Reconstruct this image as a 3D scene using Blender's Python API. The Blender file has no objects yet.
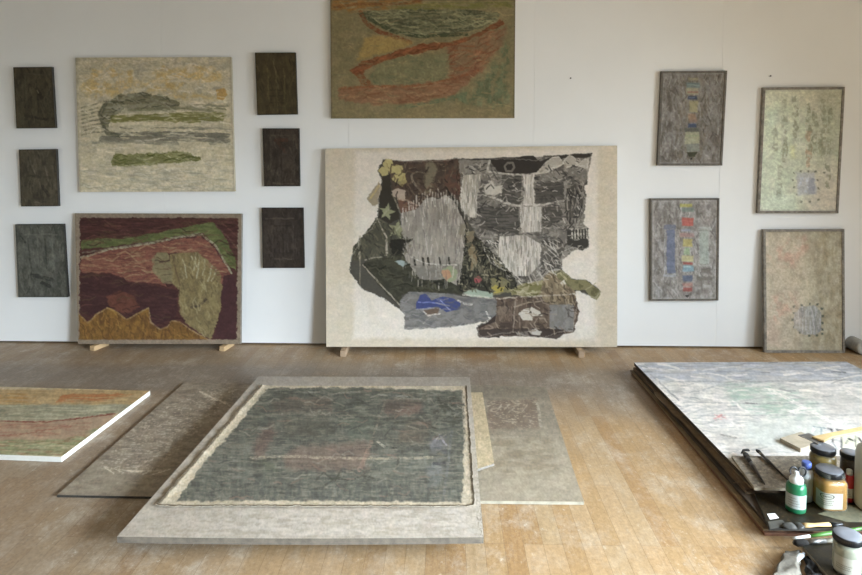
import bpy, bmesh, math, random
import numpy as np
from mathutils import Vector, Matrix
random.seed(7)
C = bpy.context.scene.collection
PI = math.pi
# ------------------------------------------------------------------ camera
F_PX = 622.0; EYE = 1.5
yaw = math.radians(1.4); pitch = math.atan(0.05)
FW = Vector((-math.sin(yaw)*math.cos(pitch), math.cos(yaw)*math.cos(pitch), -math.sin(pitch)))
RT = Vector((math.cos(yaw), math.sin(yaw), 0.0)); UP = RT.cross(FW)
PX, PY = 431.0, 180.0
cd = bpy.data.cameras.new('camera'); cam = bpy.data.objects.new('camera', cd); C.objects.link(cam)
cd.sensor_width = 36; cd.lens = 36*F_PX/862; cd.shift_y = (PY-287.5)/862; cd.clip_start = .02; cd.clip_end = 60
m = Matrix((( RT.x, UP.x, -FW.x, 0), (RT.y, UP.y, -FW.y, 0), (RT.z, UP.z, -FW.z, EYE), (0,0,0,1)))
cam.matrix_world = m
bpy.context.scene.camera = cam
# ------------------------------------------------------------------ world, lights, exposure
sc = bpy.context.scene
w = bpy.data.worlds.new('world'); sc.world = w; w.use_nodes = True
w.node_tree.nodes['Background'].inputs[0].default_value = (.84, .95, 1.0, 1)
w.node_tree.nodes['Background'].inputs[1].default_value = 2.2
def area(name, loc, rot, sx, sy, power, col, spread=180):
    l = bpy.data.lights.new(name, 'AREA'); l.shape = 'RECTANGLE'; l.size = sx; l.size_y = sy
    l.energy = power; l.color = col; l.spread = math.radians(spread)
    o = bpy.data.objects.new(name, l); C.objects.link(o); o.location = loc; o.rotation_euler = rot
    return o
SKY = (.84, 1.0, 1.15)
# daylight of a high sky entering through the windows of the right wall, most of it falling towards the floor
def day(y, az, tilt, spread, power):
    o = area('side_window_daylight', (4.33, y, 1.60), (0, 0, 0), 1.5, 1.3, power, SKY, spread)
    a, t = math.radians(az), math.radians(tilt)
    o.rotation_euler = Vector((-math.cos(a)*math.cos(t), math.sin(a)*math.cos(t), -math.sin(t))).to_track_quat('-Z', 'Y').to_euler()
day(.45, 0, 45, 90, 90); day(.45, 0, 30, 90, 88); day(2.35, 0, 25, 115, 86)
day(-1.45, 50, 28, 65, 56); day(-1.45, 38, 22, 50, 74)
sc.view_settings.view_transform = 'Standard'; sc.view_settings.look = 'None'
sc.view_settings.exposure = 0.0; sc.view_settings.gamma = 1; sc.view_settings.use_curve_mapping = False

# ------------------------------------------------------------------ geometry helpers
def ray(x, y):
    return FW + RT*((x-PX)/F_PX) + UP*((PY-y)/F_PX)
def onz(x, y, z):                       # point of the photograph on a horizontal plane
    d = ray(x, y); t = (z-EYE)/d.z
    return Vector((d.x*t, d.y*t, z))
def ony(x, y, Y):                       # point of the photograph on a plane parallel to the wall
    d = ray(x, y); t = Y/d.y
    return Vector((d.x*t, Y, EYE+d.z*t))
def proj(P):                            # N x 3 array -> pixel coordinates for tracing what is painted
    P = np.asarray(P, float) - np.array([0, 0, EYE])
    f = P@np.array(FW); a = P@np.array(RT); b = P@np.array(UP)
    return PX+F_PX*a/f, PY-F_PX*b/f
def s2l(c):
    c = np.clip(np.asarray(c, float), 0, 1)
    return np.where(c <= .04045, c/12.92, ((c+.055)/1.055)**2.4)
def rgb(h):
    if isinstance(h, str):
        return np.array([int(h[i:i+2], 16)/255 for i in (0, 2, 4)])
    return np.array(h, float)/255
def tag(o, label=None, cat=None, group=None, kind=None):
    if label: o['label'] = label
    if cat: o['category'] = cat
    if group: o['group'] = group
    if kind: o['kind'] = kind
    return o
def empty(name, loc, rz=0):
    o = bpy.data.objects.new(name, None); C.objects.link(o); o.location = loc; o.rotation_euler = (0, 0, rz)
    o.empty_display_size = .05
    return o
def link(name, me, parent=None, mats=()):
    o = bpy.data.objects.new(name, me); C.objects.link(o)
    for mm in mats: me.materials.append(mm)
    if parent is not None:
        o.parent = parent
        o.matrix_parent_inverse = Matrix.Identity(4)
    return o
class MB:
    """collects shapes, links them as one mesh object"""
    def __init__(s): s.bm = bmesh.new(); s.mi = 0
    def _new(s, geom):
        for f in geom:
            if isinstance(f, bmesh.types.BMFace): f.material_index = s.mi
    def box(s, c, size, M=None):
        r = bmesh.ops.create_cube(s.bm, size=1)
        T = Matrix.Translation(c) @ (M.to_4x4() if M else Matrix.Identity(4)) @ Matrix.Diagonal((*size, 1))
        bmesh.ops.transform(s.bm, matrix=T, verts=r['verts'])
        for f in {f for v in r['verts'] for f in v.link_faces}: f.material_index = s.mi
        return s
    def hexa(s, lo, hi):                # two loops of equal length, bottom and top
        n = len(lo)
        a = [s.bm.verts.new(p) for p in lo]; b = [s.bm.verts.new(p) for p in hi]
        fs = [s.bm.faces.new(b), s.bm.faces.new(a[::-1])]
        for i in range(n): fs.append(s.bm.faces.new((a[i], a[(i+1) % n], b[(i+1) % n], b[i])))
        for f in fs: f.material_index = s.mi
        return s
    def lathe(s, prof, loc=(0, 0, 0), n=32, sq=0.0, M=None):
        loc = Vector(loc); rings = []
        for r, z in prof:
            ring = []
            for k in range(n):
                a = 2*PI*k/n
                q = 1.0
                if sq:
                    q = 1/(abs(math.cos(a))**sq+abs(math.sin(a))**sq)**(1/sq)
                p = Vector((r*q*math.cos(a), r*q*math.sin(a), z))
                if M: p = M @ p
                ring.append(s.bm.verts.new(p+loc))
            rings.append(ring)
        for i in range(len(rings)-1):
            for k in range(n):
                f = s.bm.faces.new((rings[i][k], rings[i][(k+1) % n], rings[i+1][(k+1) % n], rings[i+1][k]))
                f.material_index = s.mi; f.smooth = True
        for ring, rev in ((rings[0], True), (rings[-1], False)):
            f = s.bm.faces.new(ring[::-1] if rev else ring); f.material_index = s.mi
        return s
    def tube(s, pts, rad, n=10, flat=1.0):
        """round or flattened rod through points; rad a number or a list"""
        pts = [Vector(p) for p in pts]
        rad = rad if isinstance(rad, (list, tuple)) else [rad]*len(pts)
        rings = []
        for i, p in enumerate(pts):
            d = (pts[min(i+1, len(pts)-1)]-pts[max(i-1, 0)]).normalized()
            u = d.cross(Vector((0, 0, 1)))
            if u.length < 1e-3: u = Vector((1, 0, 0))
            u.normalize(); v = u.cross(d).normalized()
            rings.append([s.bm.verts.new(p+u*rad[i]*math.cos(2*PI*k/n)+v*rad[i]*flat*math.sin(2*PI*k/n)) for k in range(n)])
        for i in range(len(rings)-1):
            for k in range(n):
                f = s.bm.faces.new((rings[i][k], rings[i][(k+1) % n], rings[i+1][(k+1) % n], rings[i+1][k]))
                f.smooth = True; f.material_index = s.mi
        for ring, rev in ((rings[0], True), (rings[-1], False)):
            f = s.bm.faces.new(ring[::-1] if rev else ring); f.material_index = s.mi
        return s
    def build(s, name, mats, parent=None, bevel=0, smooth=False):
        bmesh.ops.recalc_face_normals(s.bm, faces=s.bm.faces)
        me = bpy.data.meshes.new(name); s.bm.to_mesh(me); s.bm.free()
        if smooth:
            for p in me.polygons: p.use_smooth = True
        if not isinstance(mats, (list, tuple)): mats = [mats]
        if parent is not None:          # positions are given in world space
            inv = Matrix.Rotation(-parent.rotation_euler.z, 4, 'Z') @ Matrix.Translation(-Vector(parent.location))
            g = parent.parent
            if g is not None:
                inv = inv @ (Matrix.Rotation(-g.rotation_euler.z, 4, 'Z') @ Matrix.Translation(-Vector(g.location)))
            me.transform(inv)
        o = link(name, me, parent, mats)
        if bevel:
            b = o.modifiers.new('bevel', 'BEVEL'); b.width = bevel; b.segments = 2; b.limit_method = 'ANGLE'
        return o

# ------------------------------------------------------------------ materials
def newmat(name):
    m = bpy.data.materials.new(name); m.use_nodes = True
    nt = m.node_tree; return m, nt, nt.nodes['Principled BSDF']
def N(nt, t, **kw):
    n = nt.nodes.new(t)
    for k, v in kw.items():
        if k in n.inputs: n.inputs[k].default_value = v
        else: setattr(n, k, v)
    return n
def ramp(nt, fac, stops):
    r = N(nt, 'ShaderNodeValToRGB'); nt.links.new(fac, r.inputs[0])
    el = r.color_ramp.elements
    while len(el) < len(stops): el.new(.5)
    for e, (p, c) in zip(el, stops): e.position = p; e.color = (*c, 1)
    return r.outputs[0]
def mix(nt, fac, a, b, mode='MIX'):
    x = N(nt, 'ShaderNodeMix', data_type='RGBA', blend_type=mode)
    for s, v in ((0, fac), (6, a), (7, b)):
        if isinstance(v, bpy.types.NodeSocket): nt.links.new(v, x.inputs[s])
        else: x.inputs[s].default_value = v if s == 0 else (*v, 1)
    return x.outputs[2]
def mat(name, col, rough=.6, var=.25, scale=20, bump=.1, metal=0, spec=.5, alpha=None, trans=0, stretch=(1, 1, 1), col2=None, bscale=None):
    """painted or natural surface: two tones mixed by noise, a little relief"""
    m, nt, b = newmat(name)
    tc = N(nt, 'ShaderNodeTexCoord'); mp = N(nt, 'ShaderNodeMapping'); mp.inputs['Scale'].default_value = stretch
    nt.links.new(tc.outputs['Object'], mp.inputs[0])
    n = N(nt, 'ShaderNodeTexNoise', Scale=scale, Detail=6, Roughness=.65); nt.links.new(mp.outputs[0], n.inputs['Vector'])
    c = np.array(s2l(rgb(col))); c2 = c*(1-var) if col2 is None else np.array(s2l(rgb(col2)))
    c1 = np.clip(c*(1+var*.5), 0, 1) if col2 is None else c
    o = ramp(nt, n.outputs[0], [(.35, c1), (.65, c2)])
    nt.links.new(o, b.inputs['Base Color'])
    b.inputs['Roughness'].default_value = rough; b.inputs['Metallic'].default_value = metal
    b.inputs['Specular IOR Level'].default_value = spec
    if trans: b.inputs['Transmission Weight'].default_value = trans
    if alpha: b.inputs['Alpha'].default_value = alpha
    if bump:
        n2 = N(nt, 'ShaderNodeTexNoise', Scale=bscale or scale*4, Detail=4); nt.links.new(mp.outputs[0], n2.inputs['Vector'])
        bp = N(nt, 'ShaderNodeBump', Strength=bump, Distance=.003); nt.links.new(n2.outputs[0], bp.inputs['Height'])
        nt.links.new(bp.outputs[0], b.inputs['Normal'])
    return m
def paint_mat(name, rough=.85, weave=.25, spec=.25, wscale=500):
    """reads the colours laid on the surface, canvas weave as relief"""
    m, nt, b = newmat(name)
    a = N(nt, 'ShaderNodeAttribute', attribute_name='pigment')
    tc = N(nt, 'ShaderNodeTexCoord')
    n = N(nt, 'ShaderNodeTexNoise', Scale=90, Detail=5, Roughness=.7); nt.links.new(tc.outputs['Object'], n.inputs['Vector'])
    k = ramp(nt, n.outputs[0], [(.3, (.93, .93, .93)), (.7, (1.05, 1.05, 1.05))])
    nt.links.new(mix(nt, 1.0, a.outputs['Color'], k, 'MULTIPLY'), b.inputs['Base Color'])
    b.inputs['Roughness'].default_value = rough; b.inputs['Specular IOR Level'].default_value = spec
    bp = N(nt, 'ShaderNodeBump', Strength=weave, Distance=.002)
    n2 = N(nt, 'ShaderNodeTexNoise', Scale=wscale*.5, Detail=3); nt.links.new(tc.outputs['Object'], n2.inputs['Vector'])
    nt.links.new(n2.outputs[0], bp.inputs['Height']); nt.links.new(bp.outputs[0], b.inputs['Normal'])
    return m
M_PAINT = paint_mat('painted_canvas')
M_PAINT_SATIN = paint_mat('painted_board', rough=.5, spec=.4)
M_RAW = mat('raw_linen', 'b5aa95', .9, .15, 60)
M_WHITE_EDGE = mat('primed_edge', 'dfdcd3', .8, .05, 60)
M_GREY_EDGE = mat('grey_board_edge', '847d72', .85, .3, 30)
M_DARK_EDGE = mat('dark_edge', '3a3630', .8, .3, 30)
M_FRAME = mat('grey_brown_frame_wood', '6a6258', .7, .35, 25, .3, stretch=(1, 1, 1))
M_FRAME_PALE = mat('scuffed_grey_frame_wood', '857c70', .7, .45, 30, .3)
M_PINE = mat('pine_block', 'bf9f76', .7, .2, 18, .2, stretch=(1, .2, 1))
M_PINE_DULL = mat('worn_pine_block', 'a98f74', .7, .2, 18, .2, stretch=(1, .2, 1))

# ------------------------------------------------------------------ the room
WALL_Y = 4.67; XL, XR, YB, H = -4.6, 4.4, -3.4, 3.5
def plaster(name, col):
    m, nt, b = newmat(name)
    tc = N(nt, 'ShaderNodeTexCoord')
    n = N(nt, 'ShaderNodeTexNoise', Scale=1.3, Detail=5, Roughness=.6); nt.links.new(tc.outputs['Object'], n.inputs['Vector'])
    c = np.array(s2l(rgb(col)))
    nt.links.new(ramp(nt, n.outputs[0], [(.3, c), (.7, c*.955)]), b.inputs['Base Color'])
    n2 = N(nt, 'ShaderNodeTexNoise', Scale=220, Detail=2); nt.links.new(tc.outputs['Object'], n2.inputs['Vector'])
    bp = N(nt, 'ShaderNodeBump', Strength=.08, Distance=.002); nt.links.new(n2.outputs[0], bp.inputs['Height'])
    nt.links.new(bp.outputs[0], b.inputs['Normal']); b.inputs['Roughness'].default_value = .8
    b.inputs['Specular IOR Level'].default_value = .2
    return m
M_WALL = plaster('white_painted_board', 'ebe9e6'); M_WALL2 = plaster('white_plaster', 'dedad0')
def floor_mat():
    m, nt, b = newmat('worn_wood_strip_floor')
    L = nt.links.new
    tc = N(nt, 'ShaderNodeTexCoord')
    rot = N(nt, 'ShaderNodeMapping'); rot.inputs['Rotation'].default_value = (0, 0, PI/2); L(tc.outputs['Object'], rot.inputs[0])
    br = N(nt, 'ShaderNodeTexBrick', Scale=1.0); br.offset = .37; br.offset_frequency = 3
    br.inputs['Brick Width'].default_value = 1.15; br.inputs['Row Height'].default_value = .074
    br.inputs['Mortar Size'].default_value = .0011; br.inputs['Mortar Smooth'].default_value = .3; br.inputs['Bias'].default_value = 0
    br.inputs['Color1'].default_value = (0, 0, 0, 1); br.inputs['Color2'].default_value = (1, 1, 1, 1); br.inputs['Mortar'].default_value = (.5, .5, .5, 1)
    L(rot.outputs[0], br.inputs['Vector'])
    plank = ramp(nt, br.outputs['Color'], [(0, s2l(rgb('a6835a'))), (.35, s2l(rgb('ae8f67'))), (.7, s2l(rgb('b79872'))), (1, s2l(rgb('b09673')))])
    st = N(nt, 'ShaderNodeMapping'); st.inputs['Scale'].default_value = (22, 1.6, 1); L(tc.outputs['Object'], st.inputs[0])
    g = N(nt, 'ShaderNodeTexNoise', Scale=3, Detail=7, Roughness=.7, Distortion=.4); L(st.outputs[0], g.inputs['Vector'])
    c = mix(nt, 1, plank, ramp(nt, g.outputs[0], [(.3, (.80, .77, .72)), (.7, (1.06, 1.05, 1.04))]), 'MULTIPLY')
    # grey grime worn into the boards, heavier by the wall and to the left
    sep = N(nt, 'ShaderNodeSeparateXYZ'); L(tc.outputs['Object'], sep.inputs[0])
    ng = N(nt, 'ShaderNodeTexNoise', Scale=.9, Detail=6, Roughness=.62); L(tc.outputs['Object'], ng.inputs['Vector'])
    def mr(sock, a, b_, c0, d):
        q = N(nt, 'ShaderNodeMapRange'); q.inputs[1].default_value = a; q.inputs[2].default_value = b_
        q.inputs[3].default_value = c0; q.inputs[4].default_value = d; L(sock, q.inputs[0]); return q.outputs[0]
    def mth(op, a, b_):
        q = N(nt, 'ShaderNodeMath', operation=op)
        for i, v in enumerate((a, b_)):
            if isinstance(v, bpy.types.NodeSocket): L(v, q.inputs[i])
            else: q.inputs[i].default_value = v
        q.use_clamp = op != 'ADD' or False
        return q.outputs[0]
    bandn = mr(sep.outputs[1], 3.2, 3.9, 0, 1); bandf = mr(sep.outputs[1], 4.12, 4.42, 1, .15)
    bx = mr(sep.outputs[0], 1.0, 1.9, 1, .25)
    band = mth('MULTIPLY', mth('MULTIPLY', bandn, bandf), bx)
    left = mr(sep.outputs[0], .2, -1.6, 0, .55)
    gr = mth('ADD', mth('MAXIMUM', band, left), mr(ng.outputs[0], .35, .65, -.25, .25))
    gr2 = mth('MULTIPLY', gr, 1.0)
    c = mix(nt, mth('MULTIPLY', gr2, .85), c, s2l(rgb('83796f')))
    # pale plaster and paint scuffs, scratches and dark specks
    sm = N(nt, 'ShaderNodeMapping'); sm.inputs['Scale'].default_value = (1.5, 1.0, 1); L(tc.outputs['Object'], sm.inputs[0])
    ns = N(nt, 'ShaderNodeTexNoise', Scale=4.6, Detail=10, Roughness=.78); L(sm.outputs[0], ns.inputs['Vector'])
    nb = N(nt, 'ShaderNodeTexNoise', Scale=1.1, Detail=4, Roughness=.6); L(tc.outputs['Object'], nb.inputs['Vector'])
    c = mix(nt, mth('MULTIPLY', mr(ns.outputs[0], .48, .66, 0, .6), mr(nb.outputs[0], .38, .62, .25, 1)), c, s2l(rgb('cfc4b4')))
    nf = N(nt, 'ShaderNodeTexNoise', Scale=22, Detail=6, Roughness=.8); L(sm.outputs[0], nf.inputs['Vector'])
    c = mix(nt, mth('MULTIPLY', mr(nf.outputs[0], .58, .68, 0, .6), mr(nb.outputs[0], .4, .6, .3, 1)), c, s2l(rgb('e2dccf')))
    c = mix(nt, mr(nf.outputs[0], .42, .30, 0, .35), c, s2l(rgb('7a6144')))
    nh = N(nt, 'ShaderNodeTexNoise', Scale=48, Detail=5, Roughness=.8); L(sm.outputs[0], nh.inputs['Vector'])
    c = mix(nt, 1, c, ramp(nt, nh.outputs[0], [(.36, (.80, .78, .76)), (.64, (1.12, 1.12, 1.12))]), 'MULTIPLY')
    nd = N(nt, 'ShaderNodeTexNoise', Scale=5.3, Detail=8, Roughness=.75); L(tc.outputs['Object'], nd.inputs['Vector'])
    c = mix(nt, mr(nd.outputs[0], .64, .74, 0, .55), c, s2l(rgb('5d4c3a')))
    c = mix(nt, mth('MULTIPLY', br.outputs['Fac'], .55), c, s2l(rgb('6f573d')))
    L(c, b.inputs['Base Color'])
    L(mr(g.outputs[0], .3, .7, .42, .6), b.inputs['Roughness']); b.inputs['Specular IOR Level'].default_value = .4
    bp = N(nt, 'ShaderNodeBump', Strength=.25, Distance=.002); bp.invert = True
    L(br.outputs['Fac'], bp.inputs['Height']); L(bp.outputs[0], b.inputs['Normal'])
    return m
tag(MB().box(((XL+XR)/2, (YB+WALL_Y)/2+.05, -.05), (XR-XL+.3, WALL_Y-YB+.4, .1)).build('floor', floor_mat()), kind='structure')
tag(MB().box(((XL+XR)/2, (YB+WALL_Y)/2, H+.05), (XR-XL+.3, WALL_Y-YB+.4, .1)).build('ceiling', M_WALL2), kind='structure')
# painting wall: tall boards with fine joints, held a little above the floor
seams = [ony(x, 250, WALL_Y).x for x in (166, 349.5, 533, 718)]
step = (seams[-1]-seams[0])/3
xs = sorted([XL-.1, seams[0]-2*step+.001, seams[0]-step] + seams + [seams[-1]+step, XR+.1])
xs = [x for x in xs if XL-.11 <= x <= XR+.11]
mb = MB()
for a, b_ in zip(xs[:-1], xs[1:]):
    mb.box(((a+b_)/2, WALL_Y+.015, (H+.014)/2), (b_-a-.0010, .03, H-.014))
mb.mi = 1
mb.box(((XL+XR)/2, WALL_Y+.10, H/2), (XR-XL+.3, .12, H))
tag(mb.build('wall_back', [M_WALL, mat('dark_gap', '8a8378', .9, .1)]), kind='structure')
tag(MB().box((XL-.05, (YB+WALL_Y)/2, H/2), (.1, WALL_Y-YB+.2, H)).build('wall_left', M_WALL2), kind='structure')
def wall_open(name, horiz, const, lo, hi, opens, zs, thick=.14):
    """wall with rectangular window openings"""
    mb = MB(); z0, z1 = zs
    def seg(a, b_, za, zb):
        if horiz: mb.box(((a+b_)/2, const, (za+zb)/2), (b_-a, thick, zb-za))
        else: mb.box((const, (a+b_)/2, (za+zb)/2), (thick, b_-a, zb-za))
    seg(lo, hi, 0, z0); seg(lo, hi, z1, H)
    e = [lo]+[v for o in opens for v in o]+[hi]
    for i in range(0, len(e), 2): seg(e[i], e[i+1], z0, z1)
    return tag(mb.build(name, M_WALL2), kind='structure')
def window(n, horiz, const, a, b_, z0, z1):
    mb = MB(); t = .05
    def bar(u0, u1, za, zb):
        if horiz: mb.box(((u0+u1)/2, const, (za+zb)/2), (u1-u0, t, zb-za))
        else: mb.box((const, (u0+u1)/2, (za+zb)/2), (t, u1-u0, zb-za))
    bar(a, a+t, z0, z1); bar(b_-t, b_, z0, z1); bar(a+t, b_-t, z0, z0+t); bar(a+t, b_-t, z1-t, z1)
    bar((a+b_)/2-t/2, (a+b_)/2+t/2, z0+t, z1-t)
    return tag(mb.build('window_%d' % n, M_WALL2), kind='structure')
wall_open('wall_right', False, XR+.07, YB-.1, WALL_Y+.1, [(-2.1, -.8), (-.2, 1.1), (1.7, 3.0)], (.75, 2.45))
tag(MB().box(((XL+XR)/2, YB-.07, H/2), (XR-XL, .14, H)).build('wall_behind', M_WALL2), kind='structure')
for i, (a, b_) in enumerate([(-2.1, -.8), (-.2, 1.1), (1.7, 3.0)]): window(i+1, False, XR+.11, a, b_, .75, 2.45)
REF_FL, REF_FM, REF_FR, REF_ST = (205, 200, 195), (232, 226, 218), (232, 224, 212), (235, 230, 222)
# ------------------------------------------------------------------ painting engine: colours laid on the surface of each work
_T = np.random.RandomState(3).rand(257, 257)
def vn(x, y, seed=0):
    x = np.asarray(x)+seed*17.31; y = np.asarray(y)+seed*9.77
    xi = np.floor(x).astype(int); yi = np.floor(y).astype(int); fx = x-xi; fy = y-yi
    fx = fx*fx*(3-2*fx); fy = fy*fy*(3-2*fy)
    def t(a, b): return _T[a % 257, b % 257]
    return (t(xi, yi)*(1-fx)+t(xi+1, yi)*fx)*(1-fy)+(t(xi, yi+1)*(1-fx)+t(xi+1, yi+1)*fx)*fy
def fbm(x, y, seed=0, o=4):
    s = 0; a = 1; n = 0
    for i in range(o):
        s = s+a*vn(x*2**i, y*2**i, seed+i*3); n += a; a *= .55
    return s/n
def ss(a, b, x):
    t = np.clip((x-a)/(b-a), 0, 1); return t*t*(3-2*t)
CAL = [[0.76, 0.637, 0.449], [0.758, 0.626, 0.472], [0.796, 0.7, 0.624], [0.886, 0.716, 0.464], [0.676, 0.517, 0.38], [0.562, 0.428, 0.337], [1.091, 0.976, 0.849], [1.012, 0.906, 0.725], [0.731, 0.62, 0.521], [0.891, 0.829, 0.802], [1.044, 1.029, 1.051], [0.947, 0.895, 0.924], [1.205, 1.219, 1.295], [0.976, 0.926, 0.878], [1.064, 0.929, 0.83], [1.02, 0.887, 0.811], [0.72, 0.604, 0.498], [0.866, 0.706, 0.558], [0.785, 0.664, 0.574], [0.851, 0.723, 0.614], [0.997, 0.874, 0.776], [1.437, 1.313, 1.222], [0.36, 0.27, 0.15], [0.36, 0.27, 0.15]]
TONE = {0: (.74, .73, .69), 1: (.80, .78, .73), 2: (.80, .79, .74), 3: (.95, .90, .82), 4: (.92, .89, .84), 5: (.93, .90, .86), 6: (.88, .86, .82), 7: (.84, .80, .69), 8: (.84, .86, .80), 9: (.95, .94, .91),
        10: (.88, .87, .83), 11: (1, 1, .98), 12: (1.04, 1.01, .97), 13: (1.0, .98, .97), 14: (1, .97, .93), 15: (1.14, 1.14, 1.12), 16: (1.04, 1.02, .97), 17: (1.12, 1.10, 1.05), 18: (1.05, 1.05, 1.05), 19: (1.22, 1.19, 1.14), 20: (1.01, 1.01, 1.0), 22: (.87, .86, .82), 23: (.87, .86, .82)}
CI = [0]
class Art:
    def __init__(s, X, Y):
        s.X, s.Y = X, Y; s.C = np.zeros(X.shape+(3,)); s.fr = (0, 0, 1.0)
    def frame(s, x0, y0, k): s.fr = (x0, y0, k); return s
    def P(s, pts): x0, y0, k = s.fr; return [(x0+a/k, y0+b/k) for a, b in pts]
    def n(s, sx, sy, seed=0, o=4): return fbm(s.X/sx, s.Y/sy, seed, o)
    def put(s, mask, col, a=1.0):
        k = (np.clip(mask, 0, 1)*a)[..., None]; s.C = s.C*(1-k)+rgb(col)*k; return s
    def box(s, pts, m):                 # rows and columns of the surface that a shape can touch
        x = [q[0] for q in pts]; y = [q[1] for q in pts]
        r = np.where((s.Y.max(1) >= min(y)-m) & (s.Y.min(1) <= max(y)+m))[0]; c = np.where((s.X.max(0) >= min(x)-m) & (s.X.min(0) <= max(x)+m))[0]
        if len(r) == 0 or len(c) == 0: return None
        return slice(r[0], r[-1]+1), slice(c[0], c[-1]+1)
    def poly(s, pts, warp=1.5, wsc=6, seed=1, soft=0):
        pts = s.P(pts); fine = min(1.3, warp); out = np.zeros(s.X.shape); sl = s.box(pts, 4+2.5*warp+soft)
        if sl is None: return out
        X0, Y0 = s.X[sl], s.Y[sl]
        X = X0+(fbm(X0/1.7, Y0/1.7, seed+5, 2)-.5)*2*fine+(fbm(X0/wsc, Y0/wsc, seed, 3)-.5)*2*warp; Y = Y0+(fbm(X0/wsc, Y0/wsc, seed+40, 3)-.5)*2*warp
        ins = np.zeros(X.shape, bool); dmin = np.full(X.shape, 1e9)
        for i in range(len(pts)):
            x1, y1 = pts[i]; x2, y2 = pts[(i+1) % len(pts)]
            if y1 != y2:
                c = ((y1 > Y) != (y2 > Y)) & (X < (x2-x1)*(Y-y1)/(y2-y1)+x1); ins ^= c
            dx, dy = x2-x1, y2-y1; L = dx*dx+dy*dy+1e-9
            t = np.clip(((X-x1)*dx+(Y-y1)*dy)/L, 0, 1)
            dmin = np.minimum(dmin, (X-x1-t*dx)**2+(Y-y1-t*dy)**2)
        d = np.sqrt(dmin)*np.where(ins, 1, -1)
        w = max(soft, .6); out[sl] = ss(-w, w, d); return out
    def fill(s, pts, col, a=1.0, **k): return s.put(s.poly(pts, **k), col, a)
    def line(s, pts, wd, warp=.6, wsc=5, seed=2):
        pts = s.P(pts); out = np.zeros(s.X.shape); sl = s.box(pts, 3+2*warp+wd)
        if sl is None: return out
        X0, Y0 = s.X[sl], s.Y[sl]
        X = X0+(fbm(X0/wsc, Y0/wsc, seed, 2)-.5)*2*warp; Y = Y0+(fbm(X0/wsc, Y0/wsc, seed+31, 2)-.5)*2*warp
        m = np.zeros(X.shape)
        for (x1, y1), (x2, y2) in zip(pts[:-1], pts[1:]):
            dx, dy = x2-x1, y2-y1; L = dx*dx+dy*dy+1e-9
            t = np.clip(((X-x1)*dx+(Y-y1)*dy)/L, 0, 1)
            d = np.sqrt((X-x1-t*dx)**2+(Y-y1-t*dy)**2)
            m = np.maximum(m, 1-ss(wd*.5, wd*.5+.5, d))
        out[sl] = m; return out
    def scrib(s, mask, n, cols, L, w, ang=0, jit=.5, seed=1, a=.6, curve=.3):
        """n short brush marks in px, scattered where mask allows"""
        r = np.random.RandomState(seed); yy, xx = np.where(mask > .6)
        if len(yy) == 0: return
        fr = s.fr; s.fr = (0, 0, 1.0)
        for k in range(n):
            i = r.randint(len(yy)); x, y = s.X[yy[i], xx[i]], s.Y[yy[i], xx[i]]
            t = ang+r.uniform(-jit, jit); l = L*r.uniform(.5, 1.4); c, d = math.cos(t), math.sin(t); b_ = r.uniform(-curve, curve)*l
            pts = [(x-c*l/2, y-d*l/2), (x-d*b_, y+c*b_), (x+c*l/2, y+d*l/2)]
            sl = s.box(pts, 3+w)
            m = s.line(pts, w*r.uniform(.6, 1.3), warp=.5, seed=int(k % 7))
            if sl is not None:
                q = (m[sl]*mask[sl]*a*r.uniform(.5, 1.2)).clip(0, 1)[..., None]; s.C[sl] = s.C[sl]*(1-q)+rgb(cols[r.randint(len(cols))])*q
        s.fr = fr
    def st(s, pts, wd, col, a=1.0, dry=0, **k):
        m = s.line(pts, wd, **k)
        if dry: m = m*ss(dry-.15, dry+.15, s.n(3, 1.2, k.get('seed', 2)+5))
        m = m*(.45+.55*ss(.34, .6, s.n(2.2, 2.2, k.get('seed', 2)+8, 3)))
        return s.put(m, col, a)
    def dry(s, mask, col, sx, sy, lo=.5, hi=.62, a=1.0, seed=0, o=4):
        return s.put(mask*ss(lo-.07, hi+.07, s.n(sx, sy, seed, o)), col, a*.85)
    def rect(s, x0, y0, x1, y1, col, a=1.0, **k):
        return s.fill([(x0, y0), (x1, y0), (x1, y1), (x0, y1)], col, a, **k)
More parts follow.
